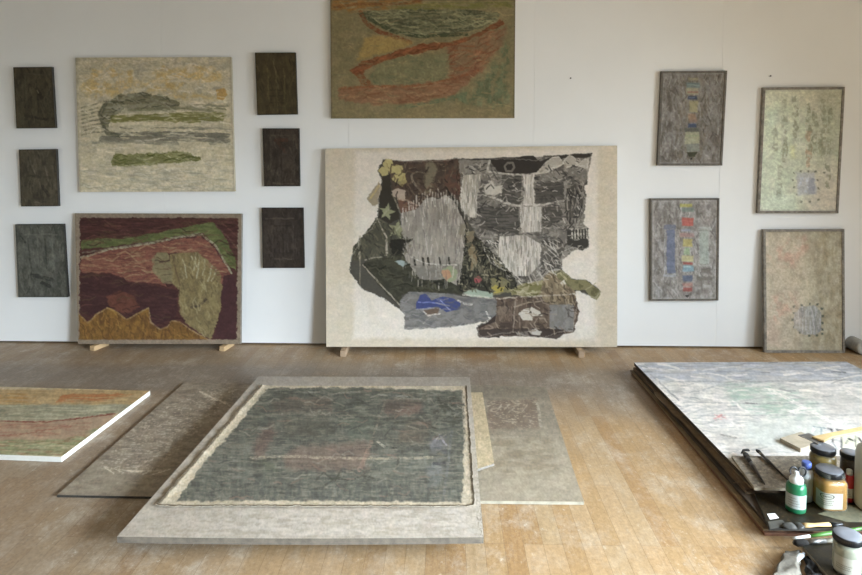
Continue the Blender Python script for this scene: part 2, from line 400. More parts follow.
def lay(q, res, fn, ref, side_mat, thick, front=M_PAINT, name='canvas', parent=None, bulge=None, skirt=True):
    """panel whose painted face spans the quad q (TL, TR, BR, BL world points)"""
    TL, TR, BR, BL = [np.array(p) for p in q]
    wpx = proj([TL, TR, BR, BL]); wid = max(abs(wpx[0][1]-wpx[0][0]), abs(wpx[0][2]-wpx[0][3])); hei = max(abs(wpx[1][3]-wpx[1][0]), abs(wpx[1][2]-wpx[1][1]))
    nx, ny = max(8, int(wid/res)), max(8, int(hei/res))
    u = np.linspace(0, 1, nx+1)[None, :, None]; v = np.linspace(0, 1, ny+1)[:, None, None]
    P = (TL*(1-u)+TR*u)*(1-v)+(BL*(1-u)+BR*u)*v
    nrm = np.cross(TR-TL, BL-TL); nrm = -nrm/np.linalg.norm(nrm)      # outwards, towards the viewer
    if nrm[1] > .5: nrm = -nrm
    if abs(nrm[2]) > .5 and nrm[2] < 0: nrm = -nrm
    if bulge is not None: P = P + bulge(u, v)
    X, Y = proj(P.reshape(-1, 3)); X = X.reshape(ny+1, nx+1); Y = Y.reshape(ny+1, nx+1)
    art = Art(X, Y); art.u = u[..., 0]+0*X; art.v = v[..., 0]+0*X
    fn(art)
    art.C = art.C*np.array(TONE.get(CI[0], (1, 1, 1)))
    amp = {9: .45, 18: .8, 20: .7, 2: 1.3}.get(CI[0], 1)
    art.C = np.clip(art.C*(1+amp*.12*(art.n(1.5, 1.5, 90, 3)-.5)[..., None]*2+amp*.09*(art.n(6, 4, 91, 4)-.5)[..., None]*2), .02, 1)
    art.C[..., 0] *= 1+.03*(art.n(9, 7, 95)-.5); art.C[..., 2] *= 1-.035*(art.n(7, 9, 96)-.5)
    lin = s2l(art.C); R = s2l(rgb(ref)); k_ = np.array(CAL[CI[0]]) if CI[0] < len(CAL) else np.ones(3)
    CI[0] += 1
    lin = np.clip(lin*.82/R*k_, 0.004, .92)
    V = P.reshape(-1, 3); nv = len(V)
    idx = np.arange(nv).reshape(ny+1, nx+1)
    quads = np.stack([idx[:-1, :-1], idx[1:, :-1], idx[1:, 1:], idx[:-1, 1:]], -1).reshape(-1, 4)
    if parent is not None and parent.type == 'EMPTY': pass
    loop = np.concatenate([idx[0, :], idx[1:, -1], idx[-1, -2::-1], idx[-2:0:-1, 0]])
    back = V[loop]-nrm*thick
    V2 = np.concatenate([V, back]); k = len(loop); bi = nv+np.arange(k)
    sides = np.stack([loop, np.roll(loop, -1), np.roll(bi, -1), bi], -1)
    under = [tuple(bi[::-1].tolist())]
    if bulge is not None:               # a curved sheet gets a curved underside
        rest = np.setdiff1d(np.arange(nv), loop); mp_ = np.zeros(nv, int); mp_[loop] = bi; mp_[rest] = nv+k+np.arange(len(rest))
        V2 = np.concatenate([V2, V[rest]-nrm*thick]); under = [tuple(f[::-1]) for f in mp_[quads].tolist()]
    faces = [tuple(f) for f in quads.tolist()]+[tuple(f) for f in sides.tolist()]+under
    # origin at base centre
    if parent is None:
        org = V2.mean(0); org = np.array([org[0], V2[:, 1].max() if abs(nrm[2]) < .5 else org[1], V2[:, 2].min()])
    else: org = np.array(parent.location)
    me = bpy.data.meshes.new(name); me.from_pydata((V2-org).tolist(), [], faces)
    me.polygons.foreach_set('material_index', [0]*len(quads)+[1]*(len(sides)+len(under))); me.update()
    # windings: make face normals point outwards
    f0 = me.polygons[len(quads)//2].normal
    if np.dot(np.array(f0), nrm) < 0: me.flip_normals()
    ca = me.color_attributes.new('pigment', 'FLOAT_COLOR', 'POINT')
    arr = np.ones((len(V2), 4)); arr[:nv, :3] = lin.reshape(-1, 3); arr[nv:, :3] = .3
    ca.data.foreach_set('color', arr.ravel())
    o = link(name, me, parent, [front, side_mat])
    if parent is None: o.location = org
    return o
def hang(c, Y=WALL_Y-.03):              # corners of a hung work: on a plane just off the wall
    return [ony(x, y, Y) for x, y in c]
def lean(c, zb, Yt):                    # leaning work: foot at height zb on the floor side, top against the wall
    (a, b), (c_, d), (e, f), (g, h) = c
    return [ony(a, b, Yt), ony(c_, d, Yt), onz(e, f, zb), onz(g, h, zb)]
def flat(c, z): return [onz(x, y, z) for x, y in c]
# ------------------------------------------------------------------ works on the wall
def dark_panel(seed, base, light, dk, pat):
    def fn(a):
        a.C[:] = rgb(base); u, v = a.u, a.v
        a.dry(1, light, 5, 9, .48, .75, .7, seed); a.dry(1, dk, 4, 7, .5, .7, .7, seed+7)
        a.dry(1, light, 1.5, 6, .58, .75, .5, seed+3)
        a.scrib(np.ones(a.X.shape), 70, [light, dk, light], 6, .7, 1.5, .5, seed, .6, .06)
        def L(x0, y0, x1, y1, c, al=.6, w=1.0):
            X0, X1 = a.X[0, 0], a.X[0, -1]; W = a.X[0, -1]-a.X[0, 0]; Hh = a.Y[-1, 0]-a.Y[0, 0]; Xb = a.X[-1, 0]-a.X[0, 0]
            p = [(a.X[0, 0]+W*x+Xb*y, a.Y[0, 0]+Hh*y) for x, y in ((x0, y0), (x1, y1))]
            a.st(p, w, c, al, warp=.8, seed=seed)
        for l in pat: L(*l)
        b_ = np.minimum(np.minimum(u, 1-u)*40, np.minimum(v, 1-v)*60)
        a.put(1-ss(0, 1.6, b_), dk, .6)
    return fn
G1 = [(.3, .25, .3, .8, '6b6a50', .4), (.7, .25, .7, .8, '6b6a50', .4), (.3, .8, .7, .8, '26231c', .5), (.45, .1, .55, .6, '6d6f62', .3), (.35, .6, .65, .6, '221f18', .5), (.35, .7, .65, .7, '221f18', .5), (.5, .3, .5, .95, '5f5d48', .4)]
G2 = [(.15, .12, .9, .12, '5b5b57', .5), (.2, .15, .2, .85, '5b5b57', .4), (.85, .15, .85, .9, '5b5b57', .4), (.5, .2, .48, .95, '2b2926', .6), (.35, .2, .65, .2, '4d3b33', .8, 3), (.42, .25, .6, .4, '4d3b33', .6, 3), (.25, .95, .8, .95, '73736f', .5)]
G3 = [(.1, .18, .75, .18, '6c6c68', .6), (.25, .3, .25, .85, '62625e', .5), (.75, .3, .75, .85, '62625e', .5), (.3, .3, .7, .3, '2b2a28', .5), (.5, .35, .5, .8, '2b2a28', .5), (.3, .85, .7, .85, '6c6c68', .6)]
G4 = [(.3, .15, .3, .7, '57574c', .5), (.6, .2, .6, .75, '24231d', .5), (.6, .35, .7, .5, '24231d', .6, 3), (.6, .38, .63, .42, '8a897c', .6), (.3, .1, .8, .12, '57574c', .4), (.25, .8, .8, .85, '26251f', .6, 2)]
G5 = [(.3, .2, .45, .5, '7d7c76', .5), (.7, .3, .75, .55, '8a8882', .5), (.2, .45, .8, .5, '35342f', .5, 2), (.6, .65, .75, .8, '2c2b27', .6, 3), (.4, .93, .55, .95, '84837c', .5)]
G6 = [(.1, .15, .2, .25, '2b2d2b', .6), (.15, .14, .85, .14, '868a88', .5), (.25, .2, .3, .7, '2e302e', .5), (.45, .2, .45, .6, '808482', .5), (.6, .2, .62, .6, '2e302e', .6), (.75, .2, .78, .65, '808482', .5), (.3, .7, .7, .75, '2c2e2c', .6, 3), (.5, .8, .65, .85, '242624', .6, 3)]
DARK = [
 ([(13.2, 67.2), (51.6, 66.8), (55.3, 128), (16.3, 128.3)], '474338', '5a564a', '322f27', G4, 'a29b8b', 'small dark grey-brown panel, topmost in the column at the left end of the wall'),
 ([(18.7, 149.5), (56, 149), (58.4, 206.2), (21, 206.5)], '525048', '6a6860', '3c3a35', G5, 'b3ac9f', 'small grey panel between the topmost and lowest panels at the left end'),
 ([(15.2, 224.4), (63.4, 224), (67.7, 297.2), (18.4, 297.2)], '5d605e', '777b79', '3f4240', G6, 'bdb9b4', 'mottled blue-grey panel, lowest at the left end beside the red painting'),
 ([(254.9, 52.6), (295.4, 52.4), (297.3, 114.3), (257.2, 114.9)], '3a362c', '4e4a3a', '2a271f', G1, 'b7ab98', 'small dark olive-brown panel, topmost of the three right of the yellow-sky painting'),
 ([(262.4, 128.3), (298.9, 128.3), (299.8, 186.2), (264, 186.3)], '3f3c39', '55534f', '2d2b28', G2, 'c6bdaf', 'small charcoal panel with a dark T shape, middle of the three left of the collage'),
 ([(261.5, 207.8), (303, 207.8), (304.2, 268), (262.7, 268)], '434240', '595855', '313030', G3, 'cbc6be', 'small charcoal panel, lowest of three, near the red painting top right corner'),
]
for i, (c, b_, l, d, pat, ref, lab) in enumerate(DARK):
    o = lay(hang(c), .6, dark_panel(11+i*5, b_, l, d, pat), ref, M_DARK_EDGE, .026, name='small_painting')
    tag(o, lab, 'painting', 'small dark panels on the wall')

def yellow_green(a):
    a.C[:] = rgb('a8a18a'); a.frame(60, 45, 3.59)
    a.dry(1, 'b8b29e', 6, 4, .45, .7, .8, 1); a.dry(1, '8f8b7c', 9, 3, .52, .72, .6, 2)
    top = 1-ss(95, 103, a.Y); a.dry(top, '8b887d', 5, 5, .5, .68, .6, 3)
    Y1 = a.poly([(75, 150), (110, 90), (200, 80), (260, 90), (262, 150), (180, 180), (110, 185)], warp=5, soft=3)
    Y2 = a.poly([(340, 80), (450, 85), (560, 75), (600, 110), (540, 130), (430, 140), (400, 170), (520, 180), (560, 195), (470, 195), (370, 175), (335, 130)], warp=5, soft=3)
    for Mk, sd in ((Y1, 4), (Y2, 5)): a.dry(Mk, 'a88f5c', 6, 5, .38, .6, .85, sd); a.dry(Mk, 'b3a175', 5, 4, .5, .65, .5, sd+9)
    a.fill([(560, 160), (590, 155), (602, 180), (585, 200), (562, 192)], 'a0834f', .9, warp=1)
    a.dry(a.poly([(250, 130), (420, 130), (420, 175), (250, 175)], soft=4), 'b1955a', 6, 4, .45, .6, .5, 6)
    h = a.poly([(160, 205), (210, 180), (300, 170), (380, 185), (430, 205), (420, 225), (330, 230), (230, 230), (190, 260), (170, 300), (150, 300), (145, 250)], warp=2.5, wsc=4)
    a.put(h, '54533f', .75); a.dry(h, '7d7d6c', 8, 2.5, .5, .65, .7, 8)
    a.fill([(190, 215), (330, 205), (420, 225), (420, 240), (200, 245)], '8b8a78', .5, warp=2)
    for y, x0, x1, c, w in ((232, 250, 590, '66664f', 3.2), (218, 380, 600, '6f6f5d', 2), (262, 190, 580, '5a5c2c', 5.5), (250, 400, 590, '65663a', 4), (272, 180, 500, '66663a', 3),
                         (296, 220, 510, '6a6a5c', 3), (300, 500, 615, '77766a', 2), (322, 190, 600, '53534a', 4.5), (338, 150, 600, '5b5a50', 5.5), (352, 120, 420, '77766a', 3), (350, 540, 610, '6e6c60', 4)):
        a.dry(a.line([(x0, y), ((x0+x1)/2, y-4), (x1, y+2)], w, warp=1.2, seed=int(y)), c, 12, 1.3, .3, .5, .92, int(y))
    for k in range(8):
        y = 215+k*14; a.st([(78, y+10), (120, y), (165, y-14+k*2)], 1.2, '5f5e50', .8, dry=.4, seed=k)
        a.st([(175-k*3, 200+k*2), (150-k*2, 250), (165, 300+k*3), (215, 325+k)], 1.2, '4f4f40', .6, dry=.4, seed=k+20)
    a.fill([(200, 275), (330, 282), (500, 280), (515, 290), (330, 298), (220, 296)], 'b3ad96', .7, warp=1.5)
    gr = a.poly([(180, 420), (200, 392), (330, 388), (460, 382), (475, 396), (505, 405), (500, 415), (350, 428), (240, 436), (185, 432)], warp=2, wsc=4)
    a.put(gr, '54572f', .75); a.dry(gr, '77774f', 12, 1.2, .5, .62, .7, 31)
    a.dry(ss(168, 172, a.Y), '85857a', 14, 2, .5, .66, .7, 33); a.dry(ss(160, 168, a.Y), 'bab5a4', 9, 1.6, .52, .64, .6, 35)
    one = np.ones(a.X.shape); a.scrib(one, 200, ['bdb8a5', '948f7d', 'c8c3b2', '8b8a7e'], 12, .9, .02, .25, 3, .45); a.scrib(gr, 50, ['43471f', '838561'], 12, .8, 0, .15, 4, .6); a.scrib(h, 60, ['3b3b2c', '87867a', '68694f'], 9, .8, .1, .5, 5, .55)
    a.put(1-ss(0, .02, np.minimum(a.u, 1-a.u)), '8d8879', .6)
tag(lay(hang([(75.3, 57.6), (231, 57), (234.8, 191.5), (79.5, 192)]), .6, yellow_green, 'b9b1a3', M_RAW, .028, name='landscape_painting'),
    'large pale painting with yellow clouds and olive green brush bands, hung above the red painting', 'painting')

def boat_red(a):
    a.C[:] = rgb('77705b'); a.frame(320, 0, 4.105)
    a.dry(1, '857b66', 12, 8, .42, .66, .7, 1); a.dry(1, '6b6857', 3, 9, .5, .7, .35, 2)
    a.dry(a.poly([(45, 0), (400, -20), (420, 15), (250, 40), (120, 50), (50, 40)], soft=2), '8a6239', 8, 2, .35, .6, .9, 3)
    a.st([(60, 30), (180, 15), (320, 18), (420, 0)], 2, '6d4a33', .7, dry=.3)
    a.dry(a.poly([(270, 30), (450, 12), (790, 5), (790, 30), (500, 40), (320, 42)], soft=1.5), '696b3e', 12, 1.5, .3, .5, .85, 4)
    b_ = a.poly([(150, 55), (250, 42), (420, 38), (640, 42), (740, 55), (720, 90), (640, 120), (520, 145), (400, 152), (310, 140), (230, 105), (190, 75)], warp=2)
    a.put(b_, '5a5c4c', .9); a.dry(b_, '7a7965', 10, 1.6, .48, .62, .8, 5); a.dry(b_, '40443a', 9, 1.6, .55, .68, .7, 6); a.dry(b_, '8a8f80', 2, 6, .55, .7, .4, 16)
    a.st([(205, 75), (250, 105), (320, 135), (420, 150), (600, 140)], 3.2, '3a4334', .85, dry=.28)
    a.st([(165, 50), (190, 95), (240, 130), (330, 158), (370, 175)], 4, '6c3f2c', .85, dry=.3)
    a.fill([(185, 155), (240, 145), (330, 160), (385, 172), (330, 205), (240, 225), (150, 250), (165, 200)], '9a8558', .8, warp=2, soft=2)
    r_ = a.poly([(120, 290), (180, 250), (260, 230), (350, 200), (400, 180), (520, 175), (640, 140), (740, 75), (760, 100), (660, 145), (540, 190), (420, 215), (300, 240), (220, 270), (150, 310)], warp=2)
    a.put(r_, '70452f', .8); a.dry(r_, '82523b', 10, 1.6, .5, .6, .7, 8)
    p = a.poly([(520, 190), (660, 150), (770, 110), (740, 200), (680, 270), (580, 330), (540, 340), (520, 260)], warp=3, soft=3)
    a.put(p, '786050', .75); a.dry(p, '85543f', 9, 2, .52, .66, .7, 9)
    g = a.poly([(200, 320), (240, 265), (330, 235), (430, 222), (525, 222), (530, 300), (500, 330), (350, 345), (220, 350)], warp=2, soft=1)
    a.put(g, '706f5b', .9); a.dry(g, '817f69', 4, 5, .5, .65, .8, 10); a.dry(g, '5f6654', 5, 2, .58, .68, .6, 12)
    a.st([(160, 300), (180, 335), (200, 345)], 7, '74462f', .7, dry=.35)
    q = a.poly([(70, 370), (140, 350), (350, 352), (520, 330), (640, 280), (680, 275), (600, 350), (540, 400), (400, 425), (180, 425), (80, 405)], warp=3, soft=1.5)
    a.put(q, '7c5b4a', .85); a.dry(q, '8b6f5f', 12, 2, .45, .6, .7, 13); a.st([(80, 362), (250, 355), (430, 350), (560, 320), (650, 290)], 2, '845038', .7, dry=.4)
    t = a.poly([(560, 400), (640, 350), (720, 260), (770, 180), (775, 430), (660, 440), (540, 420)], warp=5, soft=2)
    a.dry(t, '4f5c4c', 5, 5, .38, .6, .85, 14); a.dry(t, '707b68', 3, 8, .5, .62, .6, 15)
    a.st([(320, 445), (480, 415), (600, 385)], 3.5, '5b6857', .8, dry=.35)
    one = np.ones(a.X.shape); a.scrib(one, 200, ['8d8166', '9b8d72', '6b6b58'], 14, .9, .05, .25, 3, .4); a.scrib(b_, 90, ['8b8d7a', '3c4236', '9a9a86'], 13, .9, 0, .2, 4, .55); a.scrib(q, 60, ['9b7f6a', '6e4c3c'], 14, 1, -.05, .15, 5, .5); a.scrib(r_, 50, ['8f5a42', '55301f'], 12, 1, -.25, .3, 6, .5); a.scrib(p, 50, ['94705c', '6b4436'], 12, 1, -.5, .3, 7, .5)
    a.dry(ss(105, 112, a.Y), '847964', 3, 3, .4, .6, .6, 17)
    a.put(1-ss(0, .012, np.minimum(a.u, 1-a.u)), '5b5348', .7)
tag(lay(hang([(330, -26), (515.5, -26), (514.5, 118), (331, 118.4)]), .6, boat_red, 'bbb09c', M_RAW, .028, name='landscape_painting'),
    'painting of blue-green and rust brush bands, hung above the collage canvas', 'painting')

def red_land(a):
    a.C[:] = rgb('91847f'); a.frame(60, 200, 3.59)
    a.dry(1, 'a0938e', 3, 3, .4, .6, .6, 1)
    fld = a.poly([(72, 64), (350, 64), (638, 66), (634, 500), (350, 500), (70, 498)], warp=1.2, wsc=3)
    a.put(fld, '4f3133'); a.dry(fld, '5d3d3c', 8, 2, .4, .62, .8, 2)
    T = a.poly([(72, 64), (638, 66), (635, 200), (560, 80), (520, 78), (330, 120), (180, 130), (72, 140)], warp=1)
    a.dry(T, '412a2b', 12, 1.5, .45, .6, .8, 3); a.dry(T, '6a4744', 14, 1.2, .6, .68, .6, 4)
    a.fill([(75, 145), (140, 138), (230, 140), (310, 125), (400, 110), (500, 85), (545, 78), (590, 130), (628, 210), (632, 250), (600, 230), (560, 165), (510, 118), (420, 130), (300, 155), (190, 165), (80, 178)], '5f6845', 1, warp=1.6)
    a.dry(a.poly([(75, 145), (310, 125), (545, 78), (632, 250), (600, 230), (510, 118), (300, 155), (80, 178)], warp=1.5), '7b8160', 8, 2, .5, .65, .8, 6)
    pk = a.poly([(75, 205), (190, 175), (330, 158), (430, 140), (505, 132), (560, 180), (610, 260), (600, 300), (570, 300), (500, 190), (400, 190), (340, 190), (340, 240), (380, 310), (330, 300), (250, 290), (180, 262), (75, 258)], warp=2)
    a.put(pk, '805350', .95); a.dry(pk, '96695f', 10, 1.5, .45, .6, .85, 7); a.dry(pk, '6c4240', 9, 1.3, .58, .68, .8, 8); a.dry(pk, '9a8474', 9, 1.2, .62, .7, .7, 9)
    a.st([(75, 207), (180, 176), (300, 160), (420, 135), (510, 124), (560, 165), (615, 262)], 1.6, 'a9a79c', .9)
    a.st([(80, 190), (200, 170), (360, 146), (500, 118)], .9, '8f938c', .6)
    a.st([(560, 90), (600, 130), (636, 172)], 1.2, '7a625c', .6, dry=.4); a.st([(540, 78), (590, 90), (636, 130)], 1, '7a5550', .6, dry=.4)
    a.fill([(330, 210), (350, 185), (385, 190), (405, 230), (405, 300), (370, 300), (335, 255)], '88806b', 1, warp=1.5)
    tr = a.poly([(395, 195), (440, 190), (495, 185), (540, 225), (570, 250), (582, 310), (575, 400), (545, 498), (520, 490), (450, 440), (430, 400), (425, 320), (405, 300)], warp=1.5)
    a.put(tr, '83765c', 1); a.dry(tr, '978a6c', 5, 8, .45, .62, .8, 12); a.dry(tr, '6e6350', 4, 6, .58, .68, .7, 13)
    for x0, y0, x1, y1 in ((487, 190, 480, 250), (470, 200, 495, 245), (520, 215, 512, 270), (545, 235, 530, 290), (440, 215, 455, 280), (560, 250, 545, 290), (500, 200, 490, 280)):
        a.st([(x0, y0), ((x0+x1)/2+3, (y0+y1)/2), (x1, y1)], 1.1, 'b5b1a2', .85, dry=.3, seed=x0)
    a.st([(405, 200), (415, 250), (430, 300), (425, 360), (432, 400)], 1, '6a5648', .7)
    a.st([(470, 385), (500, 380), (525, 355)], 1.8, '4b4038', .85)
    a.fill([(75, 262), (180, 268), (250, 295), (330, 308), (415, 320), (425, 400), (400, 430), (330, 450), (320, 390), (240, 430), (170, 385), (110, 420), (72, 400)], '452c31', .95, warp=2)
    a.dry(a.poly([(75, 262), (415, 320), (425, 400), (330, 450), (72, 400)], warp=2), '5a3b3c', 10, 2, .55, .68, .7, 15)
    a.fill([(170, 350), (215, 322), (262, 345), (285, 380), (240, 410), (180, 390)], '70473f', .85, warp=2, soft=1.5)
    mt = a.poly([(70, 410), (100, 440), (130, 410), (170, 385), (205, 400), (238, 428), (290, 400), (318, 385), (325, 440), (360, 465), (385, 455), (400, 432), (430, 435), (470, 465), (530, 500), (70, 502)], warp=.8)
    a.put(mt, '7c5c37', 1); a.dry(mt, '94713f', 7, 6, .45, .6, .8, 17); a.dry(mt, '62462f', 3, 8, .56, .66, .7, 18)
    a.st([(70, 412), (100, 442), (130, 412), (170, 387), (205, 402), (238, 430), (290, 402), (318, 387), (325, 440), (360, 465), (385, 455), (400, 434), (430, 437), (470, 467), (530, 500)], 1.1, 'a69079', .8, dry=.3)
    a.scrib(pk, 120, ['a17d6c', '6e4340', '8f5f57', 'b09a84'], 14, .9, .0, .25, 3, .5); a.scrib(tr, 70, ['a3987a', '6b5f4a', 'b3aa90'], 9, .9, 1.3, .5, 4, .5); a.scrib(mt, 80, ['a8854c', '5a3f2a', '8d6a3e'], 9, .9, 1.2, .6, 5, .5)
    a.scrib(fld*(1-pk)*(1-tr)*(1-mt), 140, ['6a4846', '3b2527', '5b4a3a'], 13, .9, .05, .3, 6, .5)
    a.fill([(588, 270), (635, 270), (634, 498), (552, 498), (575, 400), (582, 310)], '4a2f36', .9, warp=1.5)
RB = .042
tag(lay(lean([(74.6, 213.2), (241.6, 213.6), (240.4, 344), (78, 343.8)], RB, WALL_Y-.035), .55, red_land, 'c3c0bc', M_GREY_EDGE, .032, name='landscape_painting'),
    'dark red painting with ochre hills and green ridge, standing on wood blocks against the wall', 'painting')

def collage(a):
    a.C[:] = rgb('cdc5b5'); a.frame(310, 130, 2.4)
    a.fill([(108, 52), (690, 44), (686, 505), (104, 500)], 'dcd8d2', .9, warp=2, soft=3)
    a.fill([(560, 300), (686, 300), (684, 500), (560, 500)], 'e0dedb', .5, soft=8)
    a.dry(1, 'd3cdc2', 14, 14, .5, .7, .5, 1)
    out = [(175,70),(235,76),(330,73),(345,68),(420,68),(500,70),(545,73),(560,62),(672,55),(675,68),(665,90),(665,130),(655,150),(662,165),(650,200),(640,232),(668,235),(668,280),(655,290),(630,280),(610,290),(585,305),(570,325),(560,340),(600,335),(625,355),(670,362),(697,385),(685,404),(665,396),(640,385),(635,395),(642,420),(630,482),(600,485),(560,498),(520,495),(490,485),(405,497),(402,470),(420,460),(360,470),(300,475),(225,475),(228,440),(200,420),(165,398),(130,385),(95,345),(97,310),(115,280),(118,260),(150,235),(160,215),(166,190),(166,145),(172,120),(163,95)]
    a.fill(out, '4c4a44', 1, warp=1.1, wsc=3)
    # left: dark foliage
    a.frame(320, 140, 4.794)
    L = a.poly([(270, 370), (330, 400), (440, 470), (420, 575), (150, 575), (160, 510), (215, 450), (250, 400)], warp=1)
    a.put(L, '4b4a3f', 1); a.dry(L, '5d5c50', 6, 8, .5, .65, .6, 2)
    a.fill([(225, 280), (285, 200), (300, 240), (285, 300), (260, 318)], '9a907c', 1, warp=1.5); a.st([(240, 280), (285, 220)], 1.5, 'b8a878', .8)
    br = a.poly([(310, 92), (400, 102), (540, 95), (662, 92), (690, 180), (672, 310), (640, 260), (560, 275), (500, 285), (470, 325), (400, 320), (350, 260), (330, 150)], warp=.8)
    a.put(br, '4a4038', 1); a.dry(br, '5a4a40', 9, 7, .5, .62, .8, 3); a.dry(br, '6f675a', 4, 8, .6, .7, .5, 4)
    a.dry(a.poly([(600, 100), (690, 170), (670, 300), (600, 220)], soft=1), '66483c', 4, 4, .42, .6, .7, 5)
    a.fill([(500, 110), (540, 105), (560, 140), (545, 200), (540, 250), (510, 260), (495, 200), (510, 160)], '7b7563', .9, warp=2, soft=1.5)
    a.st([(440, 170), (445, 200), (480, 240), (500, 270)], 1.6, '8a8274', .8); a.st([(440, 165), (470, 150), (500, 160)], 1.2, '8a8274', .6)
    a.fill([(340, 245), (375, 230), (410, 245), (405, 290), (350, 270)], 'a99d92', 1, warp=1); a.fill([(375, 285), (465, 310), (460, 350), (385, 345)], '6e5246', .9, warp=1.5)
    a.st([(375, 285), (420, 290), (465, 315)], 1.4, 'b9a79b', .9)
    a.fill([(295, 150), (335, 160), (345, 260), (375, 300), (380, 380), (330, 400), (275, 370), (285, 270), (300, 210)], '36332c', 1, warp=1)
    for cx, cy, r in ((325, 115, 22), (345, 140, 20), (305, 150, 20), (375, 140, 22), (390, 175, 20), (365, 185, 16), (335, 105, 14)):
        a.fill([(cx+r*math.cos(t)*(1+.25*(k % 2)), cy+r*math.sin(t)*(1+.25*(k % 2))) for k, t in enumerate(np.linspace(0, 2*PI, 11)[:-1])], 'b9b07f', .95, warp=1)
    a.fill([(360, 200), (390, 180), (410, 160), (412, 200), (395, 225)], 'a9a06f', .8, warp=1)
    for cx, cy, R_ in ((320, 345, 44), (370, 430, 48)):
        a.fill([(cx+(R_ if k % 2 == 0 else R_*.42)*math.cos(-PI/2+.2+k*PI/5), cy+(R_ if k % 2 == 0 else R_*.42)*math.sin(-PI/2+.2+k*PI/5)) for k in range(10)], '8d9074', 1, warp=1)
        a.st([(cx-20, cy+20), (cx+18, cy-22)], .9, 'a6a88f', .7)
    a.st([(275, 375), (300, 430), (320, 470), (322, 540)], 1.2, 'b5b0a3', .85); a.st([(185, 480), (190, 575)], 1, 'a19d92', .8)
    a.st([(345, 260), (370, 310), (385, 350)], .9, 'a6a191', .7)
    # grey curtain of water in the middle
    W = a.poly([(385, 350), (465, 330), (500, 285), (540, 275), (560, 285), (600, 262), (640, 290), (680, 370), (712, 430), (710, 500), (690, 575), (680, 690), (580, 720), (440, 700), (400, 620), (380, 540), (400, 490)], warp=1)
    a.put(W, '8b8781', 1); a.dry(W, 'a6a29a', 5, 14, .42, .6, .8, 8); a.dry(W, '6e6b66', 2.2, 12, .55, .66, .6, 9)
    up = W*(1-ss(200, 218, a.Y)); a.dry(up, 'c2beb8', 1.3, 14, .55, .64, .8, 10); a.dry(up, '575350', 1.2, 10, .62, .7, .7, 11)
    a.put(a.poly([(440, 440), (620, 430), (660, 560), (430, 600)], soft=8), 'a5a199', .5)
    a.fill([(340, 480), (440, 470), (400, 510), (390, 560), (340, 550)], '282620', 1, warp=2.5)
    a.dry(a.poly([(670, 380), (715, 400), (715, 470), (690, 520), (660, 440)], warp=1), '7d7868', 4, 6, .4, .6, .8, 12)
    a.st([(600, 225), (650, 300), (690, 380), (712, 440), (740, 470)], 1.2, '23211d', .8)
    # right: grey rocks and falls
    a.frame(450, 140, 4.794)
    R = a.poly([(45, 95), (190, 95), (680, 68), (655, 190), (640, 220), (650, 300), (640, 400), (660, 425), (665, 515), (600, 525), (540, 575), (530, 640), (420, 700), (300, 700), (200, 600), (140, 480), (60, 330), (50, 200)], warp=1)
    a.put(R, '73706b', 1); a.dry(R, '94918b', 7, 4, .48, .62, .85, 14); a.dry(R, '4b4946', 6, 4, .55, .66, .85, 15); a.dry(R, 'b2afa9', 3, 3, .62, .7, .6, 16)
    a.fill([(10, 92), (100, 92), (400, 76), (430, 102), (455, 92), (500, 75), (682, 64), (672, 84), (545, 88), (480, 112), (420, 158), (350, 166), (230, 155), (190, 95)], '37332f', 1, warp=.8)
    a.put(a.line([(262, 125), (275, 108), (300, 110), (310, 130), (295, 150), (270, 148), (262, 128)], 1.6), '77736d', .9)
    a.fill([(40, 100), (185, 95), (200, 140), (140, 160), (45, 160)], '817e78', 1, warp=1); a.dry(a.poly([(40, 100), (185, 95), (140, 160), (45, 160)]), 'a09d97', 1.5, 6, .5, .6, .7, 17)
    for pts in ([(412, 165), (455, 110), (490, 85), (520, 80), (545, 110), (500, 140), (450, 160)], [(540, 105), (575, 72), (600, 85), (612, 120), (560, 130)], [(612, 120), (640, 95), (662, 88), (658, 140)]):
        a.fill(pts, 'aba8a1', .95, warp=1); a.st(pts+[pts[0]], .8, 'd2cfc8', .7)
    FALLS = np.zeros(a.X.shape)
    for pts, c in (([(350, 168), (410, 162), (402, 210), (408, 310), (342, 312), (360, 250)], 'bcb9b4'), ([(338, 318), (440, 318), (436, 440), (340, 444)], 'b5b2ad'), ([(240, 462), (360, 455), (435, 500), (445, 580), (380, 650), (300, 655), (255, 600), (225, 540)], 'b7b4af'), ([(65, 170), (150, 162), (135, 240), (125, 372), (95, 370), (48, 325), (55, 230)], 'aba89f')):
        k = a.poly(pts, warp=.9); FALLS = np.maximum(FALLS, k); a.put(k, c, 1); a.dry(k, 'dad8d4', 1.4, 12, .5, .6, .8, 20); a.dry(k, '85827d', 1.6, 12, .58, .66, .7, 21)
    for pts in ([(250, 172), (345, 170), (340, 310), (265, 300), (240, 270)], [(140, 325), (328, 322), (332, 445), (240, 450), (150, 425)], [(412, 200), (540, 200), (545, 285), (450, 305), (408, 300)], [(440, 330), (530, 310), (540, 380), (445, 430)], [(440, 480), (530, 480), (545, 500), (450, 510)]):
        k = a.poly(pts, warp=2, wsc=4); a.put(k, '45433f', .85); a.dry(k, '6c6965', 9, 1.4, .5, .62, .8, 23)
    a.fill([(160, 225), (200, 190), (215, 225), (250, 215), (248, 270), (205, 265), (170, 262)], 'c4c1ba', .95, warp=1)
    a.st([(165, 265), (210, 275), (260, 300), (330, 315), (440, 312), (545, 290)], 1.4, 'd0cdc7', .85, dry=.3); a.st([(190, 100), (180, 150), (240, 160), (350, 168), (420, 160), (530, 120)], 1.4, 'c9c6c0', .85)
    hd = a.poly([(560, 235), (605, 210), (640, 225), (655, 262), (635, 300), (640, 340), (605, 400), (560, 405), (550, 300)], warp=1)
    a.put(hd, '4d4a46', 1); a.dry(hd, '8d8a84', 1.4, 7, .52, .62, .8, 25)
